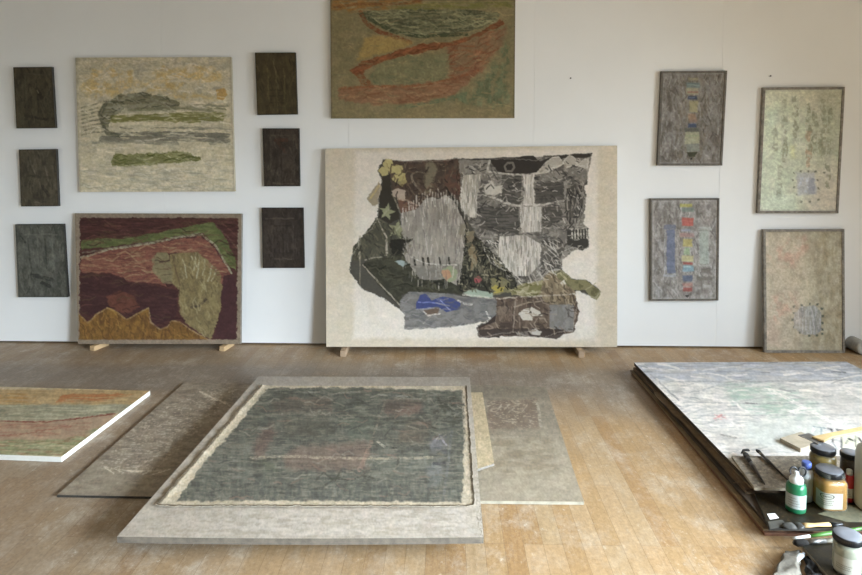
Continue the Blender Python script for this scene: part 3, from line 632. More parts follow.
    a.fill([(560, 425), (660, 422), (664, 515), (620, 520), (560, 500)], '3c3a36', 1, warp=.8)
    for k in range(6): a.st([(585+k*14, 432), (586+k*14, 470)], 1.0, 'cfccc6', .9, warp=.2)
    a.st([(570, 428), (655, 424)], .9, 'bbb8b2', .8)
    a.fill([(430, 540), (540, 520), (560, 500), (530, 560), (525, 620), (440, 640)], '4e4c48', .8, warp=2)
    for k in range(10): a.st([(200+k*6, 500+k*9), (250+k*9, 540+k*14)], .8, 'c9c6bf', .6, seed=k)
    # middle foliage
    a.frame(340, 240, 4.794)
    Fm = a.poly([(600, -60), (640, -20), (700, 20), (745, 80), (840, 170), (845, 240), (700, 260), (560, 250), (560, 200), (590, 120), (590, 40)], warp=2)
    a.put(Fm, '38372f', 1); a.dry(Fm, '6b6a5a', 2.4, 3, .55, .65, .85, 27); a.dry(Fm, '1f1e1a', 3, 3, .58, .68, .8, 28)
    a.fill([(610, 50), (635, 20), (665, 60), (650, 130), (625, 150), (630, 100)], '8a7b62', .85, warp=1.5); a.fill([(600, -40), (640, -50), (640, 10), (612, 20)], '817864', .9, warp=2)
    for k in range(9): a.st([(610+k*12, 60+k*10), (640+k*8, 110+k*12)], .9, '9a9580', .55, seed=k)
    D = a.poly([(230, 80), (300, 60), (340, 130), (390, 190), (500, 190), (580, 230), (590, 260), (400, 250), (300, 260), (280, 310), (230, 270), (110, 120), (130, 95)], warp=1.5)
    a.put(D, '38382e', 1); a.dry(D, '4b4a3c', 5, 5, .5, .62, .8, 29)
    a.fill([(340, 125), (580, 110), (575, 160), (480, 190), (385, 190)], '7c7973', 1, warp=1.5); a.dry(a.poly([(340, 125), (580, 110), (480, 190)]), '97938b', 4, 3, .45, .6, .8, 30)
    for x0 in (355, 395, 420, 475, 520): a.st([(x0, 85), (x0+6, 118)], 1.6, '2a2823', .9, seed=x0)
    a.st([(340, 80), (400, 110), (470, 118), (560, 120)], 1, 'd4d1cb', .7, dry=.4)
    a.fill([(265, 105), (300, 92), (330, 115), (300, 128)], '9fb0b2', .9, warp=1)
    a.fill([(490, 140), (530, 125), (560, 145), (555, 190), (520, 205), (495, 180)], '8f9a7d', .9, warp=1.5); a.fill([(490, 145), (520, 140), (535, 175), (510, 200), (492, 170)], 'b08b72', .95, warp=1.2)
    a.fill([(640, 180), (665, 170), (680, 190), (665, 208), (645, 200)], 'a0585b', .95, warp=.8)
    a.st([(110, 120), (285, 310)], 1.0, 'a9a498', .8); a.st([(97, -20), (95, 210)], .9, '96917f', .7); a.st([(220, 0), (222, 75), (120, 95)], 1, 'a9a498', .7)
    # lower grey sheet and blue figure
    S = a.poly([(285, 290), (330, 248), (500, 255), (590, 270), (750, 285), (755, 370), (660, 395), (560, 415), (480, 420), (310, 430), (315, 370), (290, 330)], warp=1)
    a.put(S, '747473', 1); a.dry(S, '888887', 7, 5, .45, .62, .7, 32); a.dry(S, '5f5f60', 8, 3, .6, .7, .7, 33)
    a.fill([(590, 255), (640, 235), (740, 255), (735, 278), (640, 275)], '9fb0a3', .95, warp=1); a.st([(590, 262), (740, 280)], 1.6, 'cfcdc5', .8)
    a.fill([(366, 300), (385, 262), (415, 258), (440, 292), (490, 272), (540, 280), (578, 300), (575, 330), (510, 345), (470, 322), (365, 332)], '434c7c', 1, warp=.8)
    a.st([(375, 300), (430, 300), (500, 310)], .9, '7f8ac0', .8); a.st([(480, 290), (530, 340)], .9, '8f99c9', .8); a.st([(365, 334), (430, 326), (480, 330)], .8, 'b0b3c8', .7)
    a.fill([(400, 335), (470, 328), (478, 355), (420, 362)], '68594c', .9, warp=1); a.st([(400, 340), (420, 362), (478, 352)], 1, 'd6d3cd', .9); a.st([(440, 360), (400, 400)], .8, 'a9a59d', .7)
    a.st([(565, 290), (600, 305), (630, 308)], 1.6, 'd9d8d4', .85, dry=.4); a.st([(700, 345), (720, 380), (690, 398)], 1.6, 'd9d8d4', .9)
    a.fill([(655, 420), (700, 400), (755, 350), (770, 470), (665, 466)], '3c332f', 1, warp=1)
    # lower right: brown sheets
    a.frame(460, 240, 4.794)
    B_ = a.poly([(175, 275), (290, 270), (400, 265), (550, 260), (572, 340), (560, 390), (545, 440), (500, 450), (380, 468), (260, 460), (90, 465), (80, 430), (170, 390)], warp=1)
    a.put(B_, '5c5047', 1); a.dry(B_, '7b6e62', 3, 8, .5, .62, .8, 35); a.dry(B_, '3f3630', 9, 4, .55, .66, .85, 36)
    a.fill([(80, 430), (260, 425), (530, 425), (465, 476), (380, 466), (250, 455), (92, 466)], '413935', .9, warp=1)
    a.fill([(325, 440), (360, 425), (392, 440), (385, 458), (345, 455)], 'bdbab4', 1, warp=1); a.fill([(270, 440), (330, 440), (335, 462), (275, 462)], '77726d', .8, warp=1)
    a.fill([(145, 190), (200, 175), (235, 200), (245, 250), (160, 265)], '7f7b5d', .9, warp=1.5); a.fill([(150, 230), (170, 215), (190, 230), (215, 225), (210, 250), (165, 255)], 'aa9f55', .9, warp=1.2)
    ol = a.poly([(240, 240), (300, 205), (400, 195), (410, 262), (290, 268), (245, 262)], warp=1.5); a.put(ol, '9c977a', 1); a.dry(ol, '6d6b45', 5, 2, .5, .6, .9, 38)
    a.fill([(320, 250), (340, 215), (395, 215), (395, 250)], '6a6943', .7, warp=1)
    md = a.poly([(385, 260), (400, 180), (440, 150), (500, 205), (555, 245), (550, 315), (430, 310), (400, 295)], warp=1.2); a.put(md, '827662', 1); a.dry(md, '5e5547', 2.5, 6, .5, .6, .8, 39); a.dry(md, '9f947e', 2.5, 5, .58, .66, .7, 40)
    tl = a.poly([(445, 155), (480, 142), (515, 165), (535, 190), (600, 188), (676, 248), (658, 288), (625, 275), (600, 240), (540, 238), (500, 205)], warp=1); a.put(tl, '7d7a5c', 1); a.dry(tl, '57553d', 3, 4, .5, .6, .8, 41); a.st([(450, 165), (480, 155), (510, 190)], 1.4, 'b8b393', .8)
    a.st([(600, 240), (650, 205)], .8, 'a19d80', .7); a.fill([(480, 205), (500, 190), (510, 210), (495, 220)], 'd9d6cf', .9, warp=.6)
    a.fill([(430, 312), (545, 305), (545, 440), (430, 425)], '7b7b7a', .95, warp=.6); a.dry(a.poly([(430, 312), (545, 305), (545, 440), (430, 425)]), '949494', 4, 5, .5, .62, .6, 42)
    a.fill([(275, 355), (300, 335), (340, 320), (385, 340), (398, 360), (350, 368), (345, 385), (300, 382)], 'c3c0b8', 1, warp=1.2); a.fill([(330, 345), (345, 340), (350, 352), (335, 356)], '4a403a', .9)
    a.st([(260, 320), (330, 300), (400, 290)], 1, 'a79c8c', .7); a.st([(175, 280), (400, 268), (550, 258)], 1, 'c8c4ba', .8, dry=.35); a.st([(265, 290), (255, 440)], .8, '9a9186', .7)
    for k in range(8): a.st([(185+k*9, 320), (190+k*8, 385)], 1.1, '85776a', .6, seed=k)
    a.frame(450, 140, 4.794)
    TB = a.poly([(10, 92), (100, 92), (400, 76), (430, 102), (455, 92), (500, 75), (682, 64), (672, 84), (545, 88), (480, 112), (420, 158), (350, 166), (230, 155), (190, 95)], warp=.8)
    RR = R*(1-FALLS)*(1-TB)
    a.scrib(RR, 200, ['b9b6b0', 'a6a39d', 'cbc8c2'], 4.5, .6, .3, 1.3, 5, .6, .12); a.scrib(RR, 190, ['3b3936', '4a4844', '2c2a28'], 4.5, .9, .1, 1.0, 6, .6, .12)
    a.scrib(FALLS, 120, ['d8d5d0', 'e0ddd8', 'cbc8c2'], 10, .6, 1.57, .12, 25, .6, .05); a.scrib(FALLS, 80, ['8a8782', '77746f'], 9, .6, 1.57, .12, 26, .6, .05)
    a.scrib(RR*(a.Y > 240)*(a.X < 560), 60, ['d2cfc9', 'c2bfb9'], 8, .6, .9, .5, 27, .65, .15)
    for k in range(26):                 # pale fringe along the top of the grey curtain
        x0 = 398+k*13; y0 = 330-85*math.sin(PI*min(1, max(0, (x0-395)/330.)))+14*math.sin(k*2.3); a.frame(320, 140, 4.794)
        a.st([(x0, y0), (x0+4*math.sin(k), y0+45+20*math.sin(k*1.7))], 1.0, 'cfccc6', .7, seed=k)
    a.scrib(hd, 26, ['a09d97', '2c2a28'], 9, .7, 1.5, .4, 7, .7)
    a.scrib(W, 90, ['b9b5af', 'c9c5bf'], 9, .6, 1.57, .2, 8, .5, .06); a.scrib(W, 70, ['64615d', '716d69'], 8, .6, 1.57, .2, 9, .5, .06)
    a.scrib(br, 60, ['6e6052', '6a5548', '857a68'], 5, .8, .8, 1.5, 10, .5, .1); a.scrib(br, 50, ['2e2621', '382c27'], 6, 1, .8, 1.5, 11, .5)
    a.scrib(L, 60, ['656353', '716e5c'], 7, .9, 1.2, 1.0, 12, .45); a.scrib(L, 40, ['2e2d26'], 8, 1, 1.0, 1.0, 13, .5)
    a.scrib(Fm, 90, ['7e7a66', '94907c', '5c5a4a'], 5, .8, 1.0, 1.2, 14, .7); a.scrib(Fm, 50, ['1b1a17'], 5, 1, 1.2, 1.2, 15, .7)
    a.scrib(D, 50, ['4f4e3f', '23231c'], 9, 1.1, .3, .6, 16, .6); a.scrib(S, 50, ['8f8f90', '606166'], 10, .9, .1, .4, 17, .5)
    a.scrib(B_, 70, ['84776b', '9a8f83', '352d29'], 8, .9, .8, .9, 18, .6); a.scrib(md, 36, ['a89c86', '50483c'], 8, .9, 1.2, .6, 19, .6); a.scrib(ol, 24, ['55532f', 'b9b59c'], 6, 1, .2, .5, 20, .6)
    a.frame(310, 130, 2.4); a.put(ss(0, 1, np.abs(a.poly(out, warp=1.1, wsc=3, soft=1.2)-.5) < .32), 'e2dfd9', .25)
CB = .05
cc = [(325.2, 148.6), (617.2, 145.6), (617.2, 347), (326.3, 346.8)]
tag(lay(lean(cc, CB, WALL_Y-.045), .5, collage, 'd8d7d6', M_WHITE_EDGE, .035, name='collage_painting'),
    'very large cream canvas with a jagged grey collage of waterfalls and a blue figure', 'painting')
def block(pf, pb, z, m, lab, wd=.042):
    f = onz(*pf, 0); b_ = onz(*pb, 0); d = (b_-f); d.z = 0; L = d.length; ang = math.atan2(d.y, d.x)
    M = Matrix.Rotation(ang, 4, 'Z'); c = f+d*.5
    c.z = 0
    me = MB().box((0, 0, z/2), (L, wd, z)); o = me.build('wood_block', m, bevel=.003); o.location = c; o.rotation_euler.z = ang
    tag(o, lab, 'wood block', 'wood blocks under the leaning canvases')
block((92, 351.0), (107, 345), .036, M_PINE, 'pale wood block under the left end of the red painting')
block((222, 351.5), (232, 345), .036, M_PINE, 'pale wood block under the right end of the red painting')
block((343, 357.0), (347, 347.5), .044, M_PINE_DULL, 'wood block under the left end of the collage canvas')
block((581.5, 357.8), (575, 347.5), .044, M_PINE_DULL, 'wood block under the right end of the collage canvas')

# ---- framed works on the right
def inset(q, k):
    TL, TR, BR, BL = q; ux = (TR-TL).normalized(); uy = (BL-TL).normalized()
    return [TL+ux*k+uy*k, TR-ux*k+uy*k, BR-ux*k-uy*k, BL+ux*k-uy*k]
def framed(q, fw, fn, ref, fm, lab, group=None, depth=.03):
    nrm = (q[1]-q[0]).cross(q[3]-q[0]).normalized()
    if nrm.y > 0: nrm = -nrm
    base = (q[2]+q[3])/2-nrm*depth
    root = empty('framed_painting', base); tag(root, lab, 'framed painting', group)
    qi = inset(q, fw)
    mb = MB()
    for i in range(4):
        j = (i+1) % 4
        a, b_, c, d = q[i], q[j], qi[j], qi[i]
        mb.hexa([p-nrm*depth for p in (a, b_, c, d)], [a, b_, c, d])
    mb.build('frame', fm, root, bevel=.0015)
    qc = [p-nrm*.006 for p in inset(q, fw-.0005)]
    lay(qc, .55, fn, ref, M_GREY_EDGE, depth-.008, parent=root, name='canvas')
    return root
def totem1(a):
    a.C[:] = rgb('777069'); a.frame(640, 60, 4.79)
    a.dry(1, '8d8883', 5, 7, .46, .62, .8, 1); a.dry(1, '5e554b', 4, 8, .52, .66, .8, 2); a.dry(1, 'a19e9c', 2, 5, .6, .7, .5, 3)
    a.put(1-ss(0, .035, np.minimum(a.u, 1-a.u)), '97938e', .6); a.put(1-ss(0, .025, np.minimum(a.v, 1-a.v)), '97938e', .5)
    a.scrib(np.ones(a.X.shape), 160, ['a5a09a', '574e45', '8f8a84'], 8, .9, 1.5, .7, 3, .5, .08)
    a.dry(a.poly([(190, 80), (310, 80), (320, 480), (180, 480)], soft=4), '857a68', 3, 6, .45, .6, .5, 4)
    for x0, y0, x1, y1, c in ((232, 85, 278, 98, '9b9277'), (222, 108, 287, 134, '74827f'), (226, 118, 284, 122, '9aa9a5'), (222, 134, 280, 165, 'a59f87'), (228, 150, 278, 158, '8a6257'), (232, 172, 272, 188, '333b50'), (240, 178, 262, 182, '8089a0'), (238, 196, 276, 250, 'a39a74'),
                        (232, 258, 268, 290, '9c7d66'), (236, 288, 270, 300, '8b6f62'), (230, 306, 270, 324, '3a4562'), (214, 325, 282, 345, '5c5b50'), (216, 346, 284, 402, 'aba98c'), (222, 362, 280, 366, '8f9a76'), (222, 403, 284, 440, '84887f')):
        a.rect(x0, y0, x1, y1, c, .75, warp=.8, soft=.9)
    a.fill([(222, 441), (274, 441), (262, 464), (236, 464)], '403f2f', .95, warp=.4); a.rect(245, 470, 254, 478, '2c2822', .9)
def totem2(a):
    a.C[:] = rgb('85817d'); a.frame(640, 190, 4.79)
    a.dry(1, '9b9997', 5, 7, .45, .62, .8, 11); a.dry(1, '66625d', 4, 8, .54, .68, .8, 12); a.dry(1, 'b2b0ae', 2, 4, .6, .7, .5, 13)
    a.put(1-ss(0, .04, np.minimum(a.u, 1-a.u)), 'a6a3a0', .7); a.put(1-ss(0, .03, np.minimum(a.v, 1-a.v)), 'a6a3a0', .6)
    a.scrib(np.ones(a.X.shape), 160, ['b5b3b1', '5f5b57', 'a5a3a1'], 8, .9, 1.5, .7, 3, .5, .08)
    a.rect(128, 190, 168, 400, '686f83', .9, warp=.8); a.rect(115, 168, 172, 188, '6f7484', .8, warp=.8); a.rect(112, 404, 172, 415, 'a3a6ab', .8, warp=.8); a.st([(120, 190), (120, 400)], .9, 'a0a2a5', .7)
    a.rect(284, 195, 330, 355, '9ba39d', .85, warp=.8); a.rect(280, 175, 340, 192, 'a5aaa4', .7, warp=.8); a.rect(278, 358, 335, 366, 'adb0ac', .7, warp=.8)
    a.rect(286, 375, 340, 400, '66625c', .7, warp=1.5, soft=1); a.rect(270, 415, 345, 435, '68645e', .7, warp=1.5, soft=1); a.rect(300, 455, 340, 470, 'aaa8a5', .7, warp=1)
    a.st([(180, 215), (180, 500)], .8, 'a5a29e', .5); a.st([(268, 200), (268, 500)], .8, 'a5a29e', .5)
    for x0, y0, x1, y1, c in ((192, 66, 250, 82, 'a9a65b'), (200, 86, 256, 104, '6f7d74'), (200, 132, 256, 172, 'a8524a'), (206, 146, 250, 150, 'b9776d'), (198, 186, 240, 198, '9096a6'), (190, 205, 260, 225, '9d7f7c'), (205, 234, 250, 272, 'b0a566'),
                        (212, 278, 240, 310, '93ab88'), (202, 314, 256, 342, 'b7b286'), (206, 346, 252, 357, '8a3f39'), (206, 362, 256, 390, '7f9fae'), (210, 366, 240, 372, 'a9c0c6'), (206, 408, 250, 438, '566077'), (204, 446, 252, 462, 'a77e75'), (206, 466, 250, 484, '8f4a45')):
        a.rect(x0, y0, x1, y1, c, .75, warp=.8, soft=.9)
    a.fill([(220, 500), (240, 500), (230, 514)], '2c2a28', .9)
framed(hang([(661.5, 71.2), (727.4, 70.6), (722.4, 165.6), (657.3, 165.6)], WALL_Y-.031), .016, totem1, 'd2cec8', M_FRAME, 'narrow framed grey painting with a central column of small coloured blocks, upper of the pair', 'framed grey column paintings')
framed(hang([(650.6, 198.6), (719.6, 198.2), (718.6, 300.6), (650.6, 301)], WALL_Y-.031), .014, totem2, 'dcdbde', M_FRAME, 'framed grey painting with red and blue blocks between two pale pillars, lower of the pair', 'framed grey column paintings')
def tall1(a):
    a.C[:] = rgb('9c9d88'); a.frame(750, 80, 4.107)
    g = 1-ss(762, 835, a.X+(a.n(9, 12, 3)-.5)*60); a.put(g, '9aa38c', .8); a.put(ss(812, 832, a.X)*(1-ss(150, 170, a.Y)), '99a08b', .5)
    a.dry(1, 'a9a797', 6, 9, .5, .66, .6, 1); a.put(1-ss(95, 115, a.Y+(a.n(8, 8, 5)-.5)*20), 'a09a84', .6)
    a.put(ss(150, 190, a.Y)*ss(785, 820, a.X), '9b9181', .7)
    for x, y0, y1 in ((140, 90, 330), (185, 70, 250), (100, 200, 300), (240, 110, 350), (265, 130, 290), (300, 90, 310), (325, 80, 300), (120, 360, 480), (145, 260, 330), (290, 230, 300), (320, 350, 430)):
        a.dry(a.line([(x, y0), (x+4, (y0+y1)/2), (x-2, y1)], 4.5, warp=2), '62624f', 4, 3, .40, .58, .75, x)
    a.dry(a.line([(240, 180), (240, 350)], 5, warp=2), '9a7c66', 4, 4, .45, .6, .6, 70); a.fill([(70, 130), (115, 110), (120, 170), (80, 195)], '9cab98', .5, soft=3)
    a.fill([(165, 270), (185, 270), (185, 320), (165, 320)], 'a9a766', .4, soft=3); a.put(a.line([(135, 320), (140, 280), (155, 275), (150, 310)], 1.2), '66664f', .7)
    a.put(a.poly([(60, 480), (180, 470), (190, 540), (55, 540)], soft=4), 'a0ab98', .6)
    a.fill([(190, 380), (270, 378), (270, 470), (195, 472)], '8b8b8c', .75, warp=2, soft=1.5); a.fill([(242, 402), (264, 402), (264, 470), (240, 470)], '73747a', .6, warp=1); a.dry(a.poly([(190, 400), (240, 400), (240, 465), (190, 465)]), '9aa0aa', 2, 4, .45, .6, .7, 60)
    for x, y in ((180, 382), (208, 374), (238, 374), (270, 376), (278, 412), (280, 445), (280, 490), (245, 500), (210, 500), (182, 440), (176, 412), (190, 470), (305, 380)): a.rect(x-4, y-4, x+4, y+4, '4c4d42', .75, warp=.8)
    a.put(1-ss(775, 812, a.X+(a.n(14, 14, 61)-.5)*30), 'b4b7a2', .35); a.put(ss(805, 825, a.X+(a.n(14, 14, 62)-.5)*20)*(1-ss(150, 175, a.Y)), '7f7f6b', .4)
    a.put(1-ss(0, .02, np.minimum(a.v, 1-a.v)), '8d8b7c', .6)
def tall2(a):
    a.C[:] = rgb('979280'); a.frame(750, 220, 4.107)
    a.dry(1, 'a5a290', 6, 10, .44, .62, .8, 1); a.dry(1, '87816c', 5, 12, .52, .68, .7, 2); a.dry(ss(800, 830, a.X), '7d765f', 4, 12, .45, .65, .7, 22)
    for pts in ([(160, 80), (230, 70), (235, 120), (180, 190), (90, 180), (80, 140)], [(100, 310), (190, 300), (190, 350), (110, 430), (80, 400)]): a.dry(a.poly(pts, warp=3, soft=4), 'a0796a', 6, 7, .38, .62, .75, 3)
    a.put(a.poly([(80, 400), (120, 460), (120, 520), (70, 500)], soft=5), '9b8275', .5)
    a.fill([(200, 260), (260, 200), (260, 330), (200, 340)], 'aca892', .5, soft=6)
    p = a.poly([(185, 380), (215, 352), (270, 350), (292, 380), (294, 450), (270, 472), (215, 470), (180, 440)], warp=2); a.put(p, '868783', .9); a.dry(p, 'a2a5a5', 1.4, 8, .48, .6, .9, 5); a.dry(p, '6d7072', 1.3, 8, .58, .66, .8, 6)
    for x, y in ((180, 384), (180, 355), (212, 350), (245, 345), (278, 348), (296, 366), (298, 395), (298, 424), (298, 450), (298, 468), (275, 474), (244, 477), (205, 464), (180, 440), (176, 412)): a.rect(x-4, y-5, x+4, y+4, '3f463f', .8, warp=.8)
    a.put(1-ss(785, 820, a.X+(a.n(14, 18, 61)-.5)*30), 'bcae9d', .35)
    a.put(1-ss(0, .02, np.minimum(a.v, 1-a.v)), '8a8574', .6)
framed(hang([(763.3, 87.4), (845.2, 86.8), (838.6, 213.4), (757.6, 213.4)], WALL_Y-.031), .018, tall1, 'd3cfc8', M_FRAME_PALE, 'tall framed pale green painting with a grey stitched square, hung over the leaning one', 'tall framed stitched paintings', depth=.03)
framed(lean([(763.4, 229.4), (844.6, 229), (845.2, 353.2), (764.6, 352.8)], .001, WALL_Y-.035), .018, tall2, 'cdcac6', M_FRAME_PALE, 'tall framed beige painting with a blue-grey stitched patch, leaning on the floor', 'tall framed stitched paintings', depth=.03)
# nails left in the wall
M_STEEL = mat('steel', '8a8a8a', .35, .1, 40, metal=1); M_DARKSTEEL = mat('dark_steel', '45423f', .4, .2, 40, metal=.8)
for x, y, lab in ((570, 78.5, 'single nail in the bare wall left of the narrow framed paintings'), (769, 76.3, 'single nail just above the pale green framed painting')):
    P = ony(x, y, WALL_Y); M = Matrix.Rotation(PI/2, 3, 'X')
    o = MB().lathe([(.0022, -.004), (.0022, .022), (.006, .022), (.006, .025)], (0, 0, 0), 10, M=M).build('nail', M_DARKSTEEL); o.location = P; tag(o, lab, 'nail')
# ------------------------------------------------------------------ works and boards lying on the floor
def left_canvas(a):
    a.C[:] = rgb('a09a84'); a.frame(0, 380, 5.39)
    a.dry(1, 'b3ae9b', 12, 1.3, .45, .62, .8, 1)
    a.fill([(-900, 50), (820, 50), (760, 130), (-900, 140)], 'a2906e', .8, warp=1.5, soft=1); a.dry(a.poly([(-900, 55), (800, 55), (740, 135), (-900, 135)]), '8b7d5c', 16, 1.2, .45, .6, .8, 2)
    a.dry(a.poly([(330, 80), (560, 72), (720, 80), (560, 115), (300, 120)], soft=1), '9a6440', 12, 1, .35, .55, .9, 3); a.dry(a.poly([(-700, 70), (200, 75), (200, 125), (-700, 120)]), '9a7a4b', 12, 1, .45, .6, .8, 4)
    k = a.poly([(-900, 140), (760, 130), (640, 180), (430, 205), (250, 222), (-900, 220)], soft=1); a.put(k, '87897a', .9); a.dry(k, 'a4a796', 14, 1, .46, .6, .9, 5); a.dry(k, '6c7463', 12, 1, .58, .68, .7, 6)
    a.fill([(-900, 225), (250, 225), (620, 182), (560, 260), (350, 330), (-900, 330)], '958676', .9, warp=1.2, soft=1); a.dry(a.poly([(-900, 240), (500, 230), (450, 300), (-900, 320)]), '8b6a5c', 14, 1.2, .45, .62, .8, 7)
    a.st([(-900, 215), (0, 222), (250, 226), (430, 207), (620, 181)], 1.1, '6d3c33', .9); a.st([(0, 300), (120, 290), (380, 250)], 1.2, '7d5348', .6, dry=.4)
    g = a.poly([(-900, 340), (350, 320), (560, 240), (470, 320), (360, 410), (-900, 410)], warp=1.5, soft=1); a.dry(g, '6f7a5a', 12, 1.3, .34, .56, .9, 8); a.dry(g, '8f9a80', 10, 1.2, .5, .62, .7, 9); a.dry(g, '7c5f4c', 12, 1, .6, .68, .6, 10)
    a.put(ss(455.2, 456.2, a.Y), 'c4beac', .9)
def at_right(tr, br, w):                # a rectangle known by its right edge
    d = tr-br; d.z = 0; d.normalize(); n = Vector((-d.y, d.x, 0))
    return [tr+n*w, tr, br, br+n*w]
q = at_right(onz(150, 390.8, .0275), onz(61.5, 456.8, .0275), 1.75)
tag(lay(q, .8, left_canvas, REF_FL, M_WHITE_EDGE, .026, name='landscape_painting'), 'white-edged canvas of green and rust bands lying flat on the floor at far left', 'painting')

def slab(a, c0, c1, c2, sd, grain=(14, 2.2)):
    a.C[:] = rgb(c0); a.dry(1, c1, grain[0], grain[1], .42, .6, .8, sd); a.dry(1, c2, grain[0]*.7, grain[1]*.8, .5, .66, .8, sd+3); a.dry(1, c1, 3, .9, .58, .68, .6, sd+6)
def dark_board(a):
    slab(a, '6b6459', '7c7569', '574f46', 20); a.frame(0, 370, 2.803)
    m = a.poly([(350, 180), (430, 110), (580, 50), (690, 50), (520, 200), (430, 290), (300, 290), (270, 270)], soft=4)
    a.dry(m, '9a9488', 3, .8, .58, .66, .9, 24); a.dry(a.poly([(170, 345), (260, 260), (420, 285), (450, 345)], soft=4), '7d786a', 9, 2, .4, .6, .8, 26)
    for k in range(7): a.st([(290+k*22, 270+k*4), (320+k*26, 290-k*2)], .7, 'b3aea1', .7, seed=k)
    for k in range(6): a.st([(560+k*14, 60+k*6), (585+k*12, 75+k*5)], .7, 'b3aea1', .6, seed=k+9)
q = [onz(184.5, 382.6, .011), onz(57, 495, .011)]
d = (q[0]-q[1]); d.normalize(); n = Vector((d.y, -d.x, 0))
tag(lay([q[0], q[0]+n*.84, q[1]+n*.84, q[1]], .8, dark_board, REF_FL, M_DARK_EDGE, .010, M_PAINT_SATIN, 'grey_board'), 'dark grey-brown board on the floor, half under the left side of the big pale board', 'board')
def grey_board(a):
    slab(a, 'a19d93', 'aca89d', '918d84', 30, (16, 2)); a.frame(440, 365, 3.195)
    a.put(a.poly([(130, 240), (400, 230), (460, 440), (130, 440)], soft=8), 'bcb7aa', .6); a.put(a.poly([(90, 60), (345, 75), (350, 110), (100, 110)], soft=4), '85827b', .5)
    k = a.poly([(150, 115), (310, 108), (318, 200), (155, 205)], soft=2); a.put(k, '85786f', .7); a.dry(k, 'c6c2b8', 3, 1, .6, .66, .9, 33)
    for i in range(9): a.st([(150+i*14, 132+(i % 3)*9), (168+i*14, 126+(i % 2)*12)], .9, 'c9c6bd', .8, seed=i)
    a.st([(312, 122), (322, 195)], 2.4, 'c4c4bd', .85, dry=.4); a.st([(150, 232), (250, 230)], 1.2, 'c2c0b6', .7, dry=.4); a.st([(360, 250), (392, 370)], 1.8, 'bdbbb0', .7, dry=.45); a.st([(310, 60), (430, 300)], 2, '8d8b82', .5, dry=.4)
    a.dry(a.poly([(150, 235), (350, 235), (380, 350), (160, 350)], soft=5), '928b7c', 10, 3, .4, .6, .8, 36)
q = [onz(546, 387, .016), onz(584, 501.8, .016)]
d = (q[0]-q[1]); d.normalize(); n = Vector((-d.y, d.x, 0))
tag(lay([onz(415, 383, .016), q[0], q[1], onz(405, 500.0, .016)], .7, grey_board, REF_FR, mat('pale_board_edge', 'a39b88', .8, .2, 30), .0135, M_PAINT_SATIN, 'grey_board'), 'grey stained board on the floor, sticking out right of the big pale board', 'board')
def strip(a): slab(a, 'b3ac99', 'c0b9a7', 'a19b88', 44, (4, 5))
tag(lay([onz(462, 392.4, .029), onz(482.4, 392.4, .029), onz(494.3, 463.5, .029), onz(462, 474, .029)], .6, strip, REF_FR, M_GREY_EDGE, .010, M_PAINT_SATIN, 'board_offcut'), 'narrow beige board strip wedged beside the right edge of the big pale board', 'board')
def pale_board(a):
    slab(a, 'bdb8ab', 'cac6bb', 'aca698', 50, (13, 3)); a.frame(110, 365, 2.21)
    a.dry(ss(505, 512, a.Y)*ss(180, 260, a.X), 'd6d3ca', 8, 2, .48, .64, .8, 53); a.dry(ss(475, 478, a.X), 'd2cfc4', 1.5, 3, .45, .6, .9, 55); a.dry(ss(475, 478, a.X), '7f796c', 1.2, 2, .62, .7, .9, 57)
    a.put(1-ss(0, .012, a.v), 'b3ada0', .5); a.put(1-ss(378, 410, a.Y), 'a5a197', .8)  # back of the board darkened: weaker light there painted into the pigment
zt = .076
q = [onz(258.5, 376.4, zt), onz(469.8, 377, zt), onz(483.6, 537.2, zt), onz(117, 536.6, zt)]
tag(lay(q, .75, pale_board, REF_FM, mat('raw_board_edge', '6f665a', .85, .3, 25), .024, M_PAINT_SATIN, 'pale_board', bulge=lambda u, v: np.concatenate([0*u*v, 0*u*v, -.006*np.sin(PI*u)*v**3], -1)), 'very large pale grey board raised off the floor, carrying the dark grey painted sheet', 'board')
for k, (x, lab) in enumerate(((-.80, 'wood batten under the left part of the raised pale board'), (-.30, 'wood batten under the middle of the raised pale board'))):
    tag(MB().box((0, 0, .0225), (.05, 1.1, .044)).build('wood_batten', M_PINE_DULL, bevel=.002), lab, 'batten', 'battens under the pale board').location = (x, 3.2, .0008)
